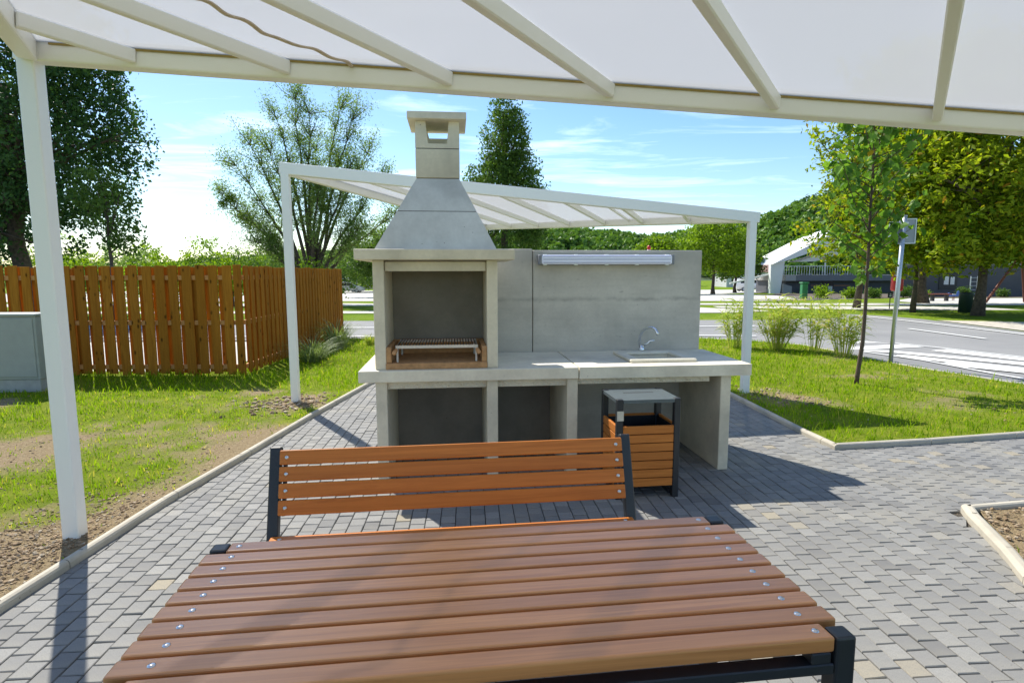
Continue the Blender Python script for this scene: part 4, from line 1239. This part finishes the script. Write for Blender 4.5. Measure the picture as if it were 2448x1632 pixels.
tree('plane_tree', 'dark broad tree standing behind the playground chestnuts', (23.5, 33, Zg(33)), 11, .3,
     [(0, 0, 6.8, 4.6, 3.4, 3.6), (-3.4, 0, 5.6, 2.6, 2.4, 2.6), (3.4, 0, 5.6, 2.8, 2.6, 2.8)], 900, 18, .34, .3, .6, 'leaf_dark', 25, nlimb=12)

# staked sapling with big leaves: separate leaves
def sapling():
    r = np.random.default_rng(77)
    root = thing('sapling', 'young slender sapling with large green leaves on the right lawn', 'tree', (4.93, 8.12, .02))
    bm = B()
    tube(bm, [(0, 0, -.05), (.015, 0, .15), (.055, 0, .6), (.06, 0, 1.1), (.055, 0, 1.6), (.04, 0, 2.3), (.03, 0, 3.1), (.0, 0, 3.9), (-.02, 0, 4.3)], [.036, .031, .027, .024, .021, .017, .012, .008, .004], 10)
    tips = []
    for k in range(58):
        z0 = 1.55 + 2.6 * (k / 57.0) ** .95; a = k * 2.4 + r.normal(0, .3); L = (.80 - .13 * abs(z0 - 2.4)) * r.uniform(.6, 1.1) * (.65 if z0 < 1.6 else 1)
        p0 = np.array([.045, 0, z0]); d = np.array([math.cos(a), math.sin(a) * .8, r.uniform(.55, 1.0)])
        if k == 2: d = np.array([-.4, -.3, -.35]); L = .45
        e = p0 + d * L; m = (p0 + e) / 2 + np.array([0, 0, -.05 * L]) + r.normal(0, .02, 3)
        tube(bm, [p0, m, e], [.0085, .006, .003], 5, cap=False)
        for t in np.linspace(.22, 1.0, int(7 + L * 12)):
            tips.append((1 - t) ** 2 * p0 + 2 * t * (1 - t) * m + t * t * e + r.normal(0, .045, 3))
    mk('trunk', bm, MT['bark_young'], root, True)
    tips = np.array(tips)
    # one leaf mesh, heart-shaped with a fold along the midrib; a few colour variants share it
    out = [(0, 0), (.30, .04), (.46, .26), (.44, .52), (.26, .80), (0, 1.0)]
    var = []
    for q in range(7):
        V = []; F = []
        for s in (1, -1):
            b0 = len(V)
            for x, y in out: V.append((s * x * .92, y, abs(x) * .30 - .18 * y * y))
            idx = [b0 + i for i in range(6)]
            F.append(idx if s > 0 else idx[::-1])
        me = bpy.data.meshes.new('leaf'); me.from_pydata(V, [], F); me.update()
        at = me.attributes.new('tone', 'FLOAT', 'FACE'); at.data.foreach_set('value', np.full(2, (.08, .25, .4, .5, .62, .74, .99)[q], np.float32))
        me.materials.append(MT['leaf_sapling']); var.append(me)
    n = len(tips)
    idx = r.permutation(n)
    for j, k in enumerate(idx[:300]):
        q = int(r.integers(0, 6)) if r.random() > .018 else 6
        o = link('leaf', var[q], root)
        o.location = tips[k]; s = r.uniform(.085, .15); o.scale = (s, s, s)
        a = math.atan2(tips[k][1], tips[k][0]) - math.pi / 2 + r.normal(0, .8)
        o.rotation_euler = (r.uniform(-1.25, -.25), r.normal(0, .35), a)
    rest = tips[idx[300:]]
    if len(rest):
        C = np.repeat(rest, 1, 0); V, F = leaf_quads(C, .13, .8, r, .2, .5)
        link('leaves', mesh_np('leaves', V, F, MT['leaf_sapling'], tone=r.uniform(.1, .8, len(C))), root, 'stuff')
sapling()

# ornamental grasses
def reed(label, x, y, h, spread, n, mat, seed, group=None, arch=.30, base=.08, w=.0065):
    r = np.random.default_rng(seed)
    root = thing('ornamental_grass', label, 'grass clump', (x, y, .015), 0, group)
    V, F, T = [], [], []
    m = 6
    for k in range(n):
        a = r.uniform(0, 6.283); d = np.array([math.cos(a), math.sin(a), 0]); sd_ = np.array([-math.sin(a + .5), math.cos(a + .5), 0])
        hh = h * r.uniform(.45, 1.05); ar = hh * arch * r.uniform(.3, 1.6); b = d * base * r.random() ** .5
        sp = d * spread * r.uniform(.2, 1)
        low = r.random() < .35
        o = len(V)
        for i in range(m + 1):
            t = i / m; c = b + sp * t + d * ar * t ** 2.6 + np.array([0, 0, hh * (t - .42 * t ** 3.2 * (1 if not low else 1.5))])
            ww = w * (1 - t) ** .6 * r.uniform(.9, 1.1) if t > .05 else w * .7
            V += [c - sd_ * ww, c + sd_ * ww]
        for i in range(m): F.append((o + 2 * i, o + 2 * i + 1, o + 2 * i + 3, o + 2 * i + 2)); T.append(0)
        tn = np.clip(r.normal(.5, .25), 0, .85) if r.random() > .18 else .97
        T[-m:] = [tn] * m
    link('blades', mesh_np('blades', V, F, MT[mat], tone=T), root)
def cane_grass(label, x, y, h, rad, n, seed):
    """upright canes with short drooping leaves, like miscanthus"""
    r = np.random.default_rng(seed)
    root = thing('ornamental_grass', label, 'grass clump', (x, y, .015))
    V, F, T = [], [], []
    def ribbon(p0, d0, L, w, droop, seg, tone):
        p = np.array(p0, float); d = np.array(d0, float); sd_ = np.cross(d, (0, 0, 1.)) + r.normal(0, .25, 3); sd_ /= np.linalg.norm(sd_)
        o = len(V)
        for i in range(seg + 1):
            t = i / seg; ww = w * (1 - t) ** .7 + .0005
            V.append(p - sd_ * ww); V.append(p + sd_ * ww)
            d = d + np.array([0, 0, -droop / seg]); d /= np.linalg.norm(d); p = p + d * L / seg
        for i in range(seg): F.append((o + 2 * i, o + 2 * i + 1, o + 2 * i + 3, o + 2 * i + 2)); T.append(tone)
    for k in range(n):
        a = r.uniform(0, 6.283); q = r.random() ** .6; b = np.array([math.cos(a), math.sin(a), 0]) * .13 * q
        tip = np.array([math.cos(a), math.sin(a), 0]) * rad * q * r.uniform(.6, 1.1); hh = h * r.uniform(.6, 1.0)
        d = np.array([tip[0], tip[1], hh]); d /= np.linalg.norm(d)
        tn = r.uniform(.35, .8) if r.random() > .3 else .96
        ribbon(b, d, hh, .0075, .12, 6, tn)
        for j in range(int(r.integers(6, 10))):
            t = r.uniform(.28, 1.0); a2 = r.uniform(0, 6.283) if r.random() < .5 else a + r.normal(0, .7)
            ld = np.array([math.cos(a2) * .7, math.sin(a2) * .7, 1.0]); ld /= np.linalg.norm(ld)
            ribbon(b + d * hh * t, ld, r.uniform(.17, .36), .0125, 1.7, 5, np.clip(r.normal(.5, .2), .1, .85) if r.random() > .15 else .97)
    link('canes', mesh_np('canes', V, F, MT['reed'], tone=T), root)
cane_grass('pale cane grass half hidden by the far pergola right post', 4.78, 12.2, 1.15, .26, 50, 1)
cane_grass('widest clump of pale cane grass on the right lawn', 5.50, 11.85, 1.20, .50, 95, 2)
cane_grass('thin see-through cane grass between two fuller clumps', 6.10, 11.55, 1.18, .24, 32, 3)
cane_grass('cane grass clump closest to the sapling stem', 6.32, 10.85, 1.15, .34, 58, 4)
reed('arching white-edged grass clump at the foot of the fence', -3.62, 10.35, .75, .25, 260, 'reed_green', 5, arch=.75, base=.18)
reed('taller arching grass clump by the far end of the fence', -3.75, 12.2, 1.05, .22, 260, 'reed_green', 6, arch=.6, base=.2)
reed('small tuft of upright grass near the kitchen side of the road', -3.2, 12.9, .42, .10, 110, 'reed', 7, base=.1)

# wooded hills
def hill(name, label, prof, y0, depth, seed, n, cs):
    """prof: list of (x, crest height)"""
    r = np.random.default_rng(seed)
    px_ = np.array([p[0] for p in prof]); ph = np.array([p[1] for p in prof])
    def H(x, y):
        t = np.clip((y - y0) / depth, 0, 1)
        return np.interp(x, px_, ph) * np.sin(t * np.pi / 2) ** .8 - 1.6
    gx = np.linspace(px_[0], px_[-1], 60); gy = np.linspace(y0, y0 + depth * 1.05, 14)
    X, Y = np.meshgrid(gx, gy); Z = H(X, Y)
    c = np.arange(X.size).reshape(X.shape)
    Q = np.stack([c[:-1, :-1], c[:-1, 1:], c[1:, 1:], c[1:, :-1]], -1).reshape(-1, 4)
    link('hill', mesh_np('hill', np.c_[X.ravel(), Y.ravel(), Z.ravel()], Q, MT['hill'], smooth=True), kind='structure')
    cx = r.uniform(px_[0], px_[-1], n); cy = y0 + depth * r.random(n) ** .9; cz = H(cx, cy)
    m = np.interp(cx, px_, ph) > 2.0
    cx, cy, cz = cx[m], cy[m], cz[m]; n = len(cx)
    rad = r.uniform(.7, 1.25, n) * cs; k = 64
    d = r.normal(0, 1, (n, k, 3)); d /= np.linalg.norm(d, axis=2, keepdims=True); d[..., 2] = np.abs(d[..., 2]) * 1.1 - .15
    C = np.stack([cx, cy, cz + rad * .5], 1)[:, None] + d * rad[:, None, None] * r.uniform(.8, 1.08, (n, k, 1))
    V, F = leaf_quads(C.reshape(-1, 3), cs * .55, .8, r)
    tone = np.clip(np.repeat(r.normal(.42, .22, n), k) + r.normal(0, .08, n * k), 0, .85)
    link('forest', mesh_np('forest', V, F, MT['leaf_forest'], tone=tone), kind='stuff')
hill('hill', '', [(60, 0), (105, 3), (125, 15), (145, 30), (166, 39), (181, 42), (230, 50), (300, 48), (360, 44), (440, 30)], 250, 90, 1, 1500, 4.2)
hill('hill', '', [(-260, 6), (-120, 16), (-40, 22), (30, 34), (75, 32), (110, 26), (150, 30), (190, 20), (260, 0)], 390, 110, 2, 1500, 5.5)
hill('hill', '', [(60, 0), (150, 30), (215, 47), (260, 55), (300, 48), (350, 36), (420, 22), (500, 8)], 560, 120, 3, 900, 6.5)

# shrubs by the building
sr = random.Random(9)
for k, (x, y) in enumerate(((25.5, 43.5), (27.6, 44.2), (29.3, 46.5), (31.0, 45.6), (33.5, 46.8), (36.2, 46.2), (22.9, 42.6), (40.0, 47))):
    hh = sr.uniform(.6, 1.15); tree('garden_shrub', 'low garden shrub planted along the dark grey pavilion', (x, y, Zg(y)), hh, .03, [(0, 0, hh * .5, hh * .55, hh * .5, hh * .48)], 50, 14, .14, .16, .5, ('leaf_green', 'leaf_mid')[k % 2], 130 + k, group='shrubs along the pavilion', nlimb=4, sub=0, shell=.2)

# ================================================================== FAR THINGS
XZ = Matrix(((1, 0, 0, 0), (0, 0, 1, 0), (0, 1, 0, 0), (0, 0, 0, 1)))
def side_prism(bm, prof, y0, y1, bev=0.0):
    vs = prism(bm, prof, y0, y1, XZ)
    if bev:
        es = list({e for v in vs for e in v.link_edges})
        bmesh.ops.bevel(bm, geom=es, offset=bev, segments=2, affect='EDGES')
def wheel(parent, x, y, z, r_, w):
    bm = B(); tube(bm, [(x, y - w / 2, z), (x, y - w / 2 + .03, z), (x, y + w / 2 - .03, z), (x, y + w / 2, z)], [r_ * .9, r_, r_, r_ * .9], 20); o = mk('wheel', bm, MT['tyre'], parent)
    bm = B(); tube(bm, [(x, y - w / 2 - .012, z), (x, y + w / 2 + .012, z)], r_ * .62, 16); mk('rim', bm, MT['galv'], o)
def panel(name, prof, y, mat, parent, t=.012):
    bm = B(); prism(bm, prof, min(y, y + t), max(y, y + t), XZ); return mk(name, bm, mat, parent)

# white hatchback
car = thing('parked_car', 'white people carrier parked in front of the caravan', 'car', (-26.2, 84.2, Zg(85)))
bm = B(); side_prism(bm, [(.05, .28), (4.35, .25), (4.45, .55), (4.32, .82), (3.55, .98), (2.75, 1.50), (2.2, 1.60), (1.0, 1.60), (.25, 1.45), (0, .95)], 0, 1.75, .07); mk('body', bm, MT['car_white'], car, True)
for yy in (-.002, 1.74):
    panel('side_window', [(.45, 1.02), (1.15, 1.02), (1.15, 1.47), (.55, 1.42)], yy, MT['glass'], car)
    panel('side_window', [(1.22, 1.02), (2.1, 1.02), (2.1, 1.49), (1.22, 1.49)], yy, MT['glass'], car)
    panel('side_window', [(2.17, 1.02), (3.25, 1.02), (2.68, 1.42), (2.17, 1.49)], yy, MT['glass'], car)
    panel('door_handle', [(1.95, .88), (2.1, .88), (2.1, .92), (1.95, .92)], yy * 1.01 - .012, MT['galv'], car)
for x in (.80, 3.55):
    for y in (.1, 1.65): wheel(car, x, y, .31, .31, .2)
bm = B(); side_prism(bm, [(2.80, 1.44), (3.45, 1.02), (3.47, 1.045), (2.83, 1.47)], .15, 1.6); mk('windscreen', bm, MT['glass'], car)
bm = B(); box(bm, 4.28, 4.44, .12, .45, .60, .74, .03); mk('headlight', bm, MT['steel'], car)
bm = B(); box(bm, 4.28, 4.44, 1.30, 1.63, .60, .74, .03); mk('headlight', bm, MT['steel'], car)
bm = B(); box(bm, 2.60, 2.75, -.19, -.03, 1.02, 1.14, .03); mk('mirror', bm, MT['car_white'], car)
# caravan
cv = thing('caravan', 'pale caravan with curved front and dark windows behind the white car', 'caravan', (-27.4, 90.5, Zg(91)))
bm = B(); side_prism(bm, [(0, .5), (.1, .45), (5.3, .45), (5.75, .75), (5.7, 1.3), (5.1, 2.35), (4.6, 2.62), (.6, 2.66), (.15, 2.45), (0, 2.0)], 0, 2.2, .12); mk('body', bm, MT['caravan'], cv, True)
panel('awning', [(.3, 1.75), (3.4, 1.75), (3.4, 1.15), (.3, 1.15)], -.02, MT['blue_dark'], cv, .02)
panel('window', [(3.75, 1.35), (4.55, 1.35), (4.6, 1.9), (3.75, 1.9)], -.015, MT['glass'], cv)
panel('window', [(4.9, 1.3), (5.35, 1.3), (5.05, 1.95), (4.85, 1.95)], -.015, MT['glass'], cv)
bm = B(); box(bm, 3.0, 3.6, .7, 1.4, 2.63, 2.76, .03); mk('roof_vent', bm, MT['white_paint'], cv)
wheel(cv, 2.5, .1, .33, .33, .22); wheel(cv, 2.5, 2.1, .33, .33, .22)
bm = B(); tube(bm, [(5.5, 1.1, .5), (6.7, 1.1, .45)], .05, 8); mk('drawbar', bm, MT['galv'], cv)
# van
vn = thing('parked_van', 'white minibus parked beyond the right post of the far pergola', 'van', (34.2, 87.5, Zg(88)))
bm = B(); side_prism(bm, [(.05, .35), (5.1, .32), (5.2, .7), (5.12, 1.05), (4.35, 1.25), (3.75, 1.90), (3.4, 2.02), (.4, 2.05), (.08, 1.9), (0, .9)], 0, 1.9, .08); mk('body', bm, MT['car_white'], vn, True)
for a, b in ((.45, 1.05), (1.2, 1.8), (2.0, 2.9)):
    panel('side_window', [(a, 1.25), (b, 1.25), (b, 1.75), (a, 1.75)], -.002, MT['glass'], vn)
panel('side_window', [(3.0, 1.25), (4.15, 1.25), (3.68, 1.78), (3.0, 1.78)], -.002, MT['glass'], vn)
bm = B(); side_prism(bm, [(3.80, 1.86), (4.30, 1.30), (4.33, 1.31), (3.83, 1.89)], .15, 1.75); mk('windscreen', bm, MT['glass'], vn)
for x in (.95, 4.15):
    for y in (.1, 1.8): wheel(vn, x, y, .34, .34, .22)
bm = B(); box(bm, 5.08, 5.22, .05, 1.85, .38, .58, .03); mk('bumper', bm, MT['plastic_black'], vn)
bm = B(); box(bm, 5.06, 5.17, .1, .45, .78, .95, .03); mk('headlight', bm, MT['steel'], vn)
bm = B(); box(bm, 3.75, 3.9, -.2, -.02, 1.25, 1.45, .03); mk('mirror', bm, MT['plastic_black'], vn)

# pavilion
bl = thing('pavilion', 'dark grey pavilion with roof terrace and sloping white canopy', 'building', (31.0, 68, -.9))
def bp(name, prof, y0, y1, mat, parent=None):
    bm = B(); prism(bm, [(x - 31.0, z + .9) for x, z in prof], y0, y1, XZ); return mk(name, bm, mat, parent or bl)
bp('leg_wall', [(30.24, 2.59), (31.85, 2.99), (31.45, -.9), (30.32, -.9)], -.3, .3, MT['white_paint'])
bp('canopy', [(30.24, 2.62), (36.27, 5.74), (38.75, 6.70), (42.0, 7.7), (42.0, 6.9), (37.2, 4.85), (31.86, 3.02)], -.6, 7, MT['white_paint'])
bp('lower_canopy', [(33.9, 2.95), (38.64, 4.48), (38.75, 3.75), (36.0, 2.98)], 1.0, 3.0, MT['white_paint'])
bp('terrace_slab', [(33.4, .70), (50, .70), (50, 1.37), (33.4, 1.37)], 0, 9, MT['grey_slab'])
bp('terrace_end', [(32.2, .70), (33.395, .70), (33.395, 1.365), (32.2, 1.365)], 0, 8.8, MT['lightgrey_wall'])
wl_ = bp('wall', [(32.56, -1.0), (50, -1.0), (50, .699), (32.56, .699)], .8, 9, MT['grey_wall'])
bp('light_wall_patch', [(32.2, -1.0), (33.25, -1.0), (33.25, .05), (32.2, .35)], .55, .795, MT['lightgrey_wall'])
bp('light_wall_patch', [(34.2, -1.0), (35.2, -1.0), (35.2, -.45), (34.4, -.25)], .55, .795, MT['lightgrey_wall'])
dr = bp('door', [(37.0, -1.0), (38.3, -1.0), (38.3, .60), (37.0, .60)], .76, .795, MT['glass'])
bp('poster', [(37.65, -.55), (38.15, -.55), (38.15, .05), (37.65, .05)], .74, .757, MT['paper'], dr)
bp('band', [(35.6, .06), (36.95, .06), (36.95, .20), (35.6, .20)], .77, .795, MT['copper'])
bp('band', [(38.35, .06), (40.2, .06), (40.2, .20), (38.35, .20)], .77, .795, MT['copper'])
for k in range(34):
    x = 31.95 + k * .30; bp('rail_post', [(x, 1.37), (x + (.07 if k % 5 == 0 else .03), 1.37), (x + (.07 if k % 5 == 0 else .03), 2.38), (x, 2.38)], .05, .10, MT['white_paint'])
bp('handrail', [(31.9, 2.381), (42.2, 2.381), (42.2, 2.45), (31.9, 2.45)], .04, .11, MT['white_paint'])
bp('canopy_post', [(36.9, 1.37), (37.05, 1.37), (37.05, 4.75), (36.9, 4.75)], .4, .5, MT['white_paint'])
bm = B(); bar(bm, (-5.2, .4, 1.3), (-.7, .4, 2.35), .25, .16); mk('stair_beam', bm, MT['white_paint'], bl)
r_s = np.random.default_rng(4)
for k, (x, y) in enumerate(((35.0, 68.9), (38.4, 69.2), (40.2, 69))):
    sh = thing('terrace_plant', 'leafy plant behind the pavilion terrace railing', 'plant', (x, y, 1.37 - .0), 0, 'plants on the pavilion terrace')
    me, cc = crown_mesh([(0, 0, .55, .9, .5, .5)], 60, 14, .14, .16, .5, r_s, MT['leaf_green']); link('foliage', me, sh)
    bm = B(); box(bm, -.6, .6, -.2, .2, .0, .22, .02); mk('planter', bm, MT['lightgrey_wall'], sh)

# right-hand dark wall of the pavilion behind the playground
b2 = thing('playground_wall', 'long dark grey wall with notice board behind the playground', 'wall', (33, 49.5, -.5))
bbox_obj('wall', MT['grey_wall'], b2, 0, 26, 0, .4, -.3, 2.7)
bbox_obj('coping', MT['grey_slab'], b2, -.05, 26.05, -.05, .45, 2.7005, 2.85)
nb = bbox_obj('notice_frame', MT['plastic_black'], b2, 3.55, 5.1, -.06, -.001, .7, 2.1)
bbox_obj('notice', MT['paper'], nb, 3.95, 4.35, -.075, -.061, 1.1, 1.8); bbox_obj('notice', MT['paper'], nb, 4.5, 4.85, -.075, -.061, 1.1, 1.75)

# houses behind
def house(label, x, y, w, d, h, rh, wallm):
    t = thing('house', label, 'house', (x, y, Zg(y)))
    bbox_obj('wall', wallm, t, 0, w, 0, d, 0, h)
    bm = B(); YZ = Matrix(((0, 0, 1, 0), (1, 0, 0, 0), (0, 1, 0, 0), (0, 0, 0, 1)))
    prism(bm, [(-.5, h), (d + .5, h), (d / 2, h + rh)], -.4, w + .4, YZ); rf_ = mk('roof', bm, MT['roof_tile'], t)
    bbox_obj('chimney', MT['plaster'], rf_, w * .3, w * .3 + .7, d * .35, d * .35 + .7, h + rh * .3, h + rh + .7)
    for k in range(int(w // 3)):
        wd = bbox_obj('window', MT['white_paint'], t, 1 + k * 3, 2.2 + k * 3, -.05, -.001, h * .35, h * .7)
        bbox_obj('pane', MT['glass'], wd, 1.08 + k * 3, 2.12 + k * 3, -.07, -.051, h * .37, h * .68)
house('house with clay red roof beside the white pavilion leg wall', 49, 132, 10, 8, 3.4, 3.0, MT['plaster'])
house('smaller grey house with clay roof left of the larger one', 37, 140, 8, 8, 2.4, 2.6, MT['grey_slab'])

# traffic sign seen from behind
sg = thing('road_sign', 'galvanised sign pole with two plates seen from behind at the kerb', 'sign', (6.72, 10.10, .0))
bm = B(); tube(bm, [(0, 0, -.05), (.03, 0, 1.3), (.062, 0, 2.57)], .035, 14); mk('pole', bm, MT['galv'], sg, True)
bm = B(); tube(bm, [(.062, 0, 2.5705), (.062, 0, 2.585)], .038, 14); mk('cap', bm, MT['galv'], sg, True)
def plate(x0, x1, z0, z1, ang, y):
    Mx_ = Matrix.Translation((.05, y, 0)) @ Matrix.Rotation(ang, 4, 'Z')
    bm = B(); box(bm, x0, x1, -.006, .006, z0, z1, .004, 1, Mx_); p = mk('plate', bm, MT['sign_back'], sg)
    bm = B(); ring_slab(bm, (x0 - .006, x1 + .006, z0 - .006, z1 + .006), (x0 + .012, x1 - .012, z0 + .012, z1 - .012), -.016, .016)
    bmesh.ops.transform(bm, matrix=Mx_ @ XZ, verts=bm.verts[:]); mk('plate_rim', bm, MT['galv'], p)
plate(-.24, .02, 2.16, 2.47, R(14), .06)
plate(-.03, .24, 2.11, 2.53, R(-10), .075)
for z in (2.2, 2.44): bbox_obj('clamp', MT['galv'], sg, .005, .11, -.042, .09, z, z + .03)

# red bin, small black sign, other bins
rb = thing('red_bin', 'red rounded dog-waste bin on a white post by the road', 'bin', (17.6, 26.4, 0))
bm = B(); tube(bm, [(-.19, .02, 0), (-.19, .02, 1.2)], .03, 8); bmesh.ops.translate(bm, verts=bm.verts[:], vec=(.35, 0, 0)); mk('post', bm, MT['white_paint'], rb)
bm = B(); box(bm, -.22, .22, -.18, .18, .78, 1.45, .09, 4); bd_ = mk('body', bm, MT['red'], rb, True)
bm = B(); tube(bm, [(-.06, -.186, 1.12), (-.06, -.170, 1.12)], .065, 16); mk('opening', bm, MT['rubbish_dark'], bd_)
bs = thing('dog_sign', 'small black square sign on a stake below the red bin', 'sign', (17.0, 25.9, 0))
bm = B(); tube(bm, [(0, 0, 0), (0, 0, .5)], .02, 8); mk('stake', bm, MT['plastic_black'], bs)
sp_ = bbox_obj('plate', MT['plastic_black'], bs, -.11, .11, -.015, .015, .5, .75, .008)
bm = B(); tube(bm, [(0, -.0165, .66), (0, -.0152, .66)], .03, 10); box(bm, -.045, .045, -.0165, -.0152, .55, .61); mk('symbol', bm, MT['paper'], sp_)
gb = thing('green_park_bin', 'dark green cylindrical litter bin between the chestnut trunks', 'bin', (18.45, 23.4, 0))
bm = B(); tube(bm, [(0, 0, 0), (0, 0, .74), (0, 0, .78)], [.24, .24, .25], 18); mk('body', bm, MT['dark_green'], gb, True)
bm = B(); tube(bm, [(0, 0, .7805), (0, 0, .80)], [.21, .21], 18); mk('liner', bm, MT['rubbish_dark'], gb)
g2 = thing('green_bin', 'bright green waste bin on a post in front of the pavilion', 'bin', (21.3, 42.1, Zg(42)))
bm = B(); box(bm, -.2, .2, -.2, .2, .05, 1.15, .03); mk('body', bm, MT['green'], g2)
bm = B(); box(bm, -.26, .26, -.26, .26, 1.1505, 1.25, .03); mk('lid', bm, MT['green'], g2)
# red-tipped white post behind the wall
rp_ = thing('marker_post', 'white post with red top showing above the concrete wall', 'post', (9.9, 42, Zg(42)))
bm = B(); tube(bm, [(0, 0, 0), (0, 0, 3.6)], .13, 14); mk('shaft', bm, MT['white_paint'], rp_, True)
bm = B(); tube(bm, [(0, 0, 3.6005), (0, 0, 3.82), (-.05, 0, 3.92)], [.13, .13, .03], 14); mk('tip', bm, MT['red'], rp_, True)
# playground things
pb = thing('playground_bench', 'low red-brown bench in the playground behind the chestnut trunks', 'bench', (27.0, 37.0, Zg(37)))
bbox_obj('seat', MT['wood_red'], pb, -1.1, 1.1, -.2, .2, .42, .49, .01)
for x in (-.9, 0, .9): bbox_obj('leg', MT['plastic_black'], pb, x - .04, x + .04, -.15, .15, 0, .4195)
sw = thing('swing_frame', 'red-brown timber swing frame at the right edge of the playground', 'swing', (28.7, 29.6, Zg(29)))
for y in (0, 3.2):
    for s_ in (-1, 1):
        bm = B(); tube(bm, [(s_ * 1.1 - .6, y, 0), (.35 - .3 + s_ * .06, y, 2.6)], .07, 10); mk('leg', bm, MT['wood_red'], sw)
bm = B(); tube(bm, [(.05, -.2, 2.62), (.05, 3.4, 2.62)], .07, 10); mk('top_beam', bm, MT['wood_red'], sw)
for y in (1.2, 1.65):
    bm = B(); tube(bm, [(.05, y, 2.56), (.05, y, .5)], .01, 6); mk('chain', bm, MT['galv'], sw)
bbox_obj('seat', MT['plastic_black'], sw, -.1, .2, 1.18, 1.67, .46, .495)
sr_ = thing('spring_rider', 'blue and white spring rocker standing in the playground', 'spring rider', (29.5, 38.5, Zg(38)))
bm = B(); tube(bm, [(.13 * math.cos(k), .13 * math.sin(k), k * .02) for k in np.arange(0, 19, .5)], .022, 6); mk('spring', bm, MT['wood_red'], sr_)
bm = B(); side_prism(bm, [(-.55, .42), (.5, .42), (.62, .75), (.50, 1.05), (.36, .98), (.32, .62), (-.30, .62), (-.5, .85), (-.62, .8)], -.05, .05, .02); mk('board', bm, MT['blue'], sr_); sr_.scale = (.62, .62, .62)
bm = B(); box(bm, -.22, .14, -.14, .14, .625, .67, .01); mk('seat', bm, MT['white_paint'], sr_)
lc = thing('climbing_ladder', 'pale ladder frame for climbing beside the thick chestnut', 'ladder', (36.5, 46.0, Zg(46)))
for x in (0, .55):
    bm = B(); tube(bm, [(x, 0, 0), (x, 0, 1.7)], .04, 8); mk('rail', bm, MT['galv'], lc)
for z in np.arange(.3, 1.7, .32):
    bm = B(); tube(bm, [(.03, 0, z), (.52, 0, z)], .025, 6); mk('rung', bm, MT['galv'], lc)
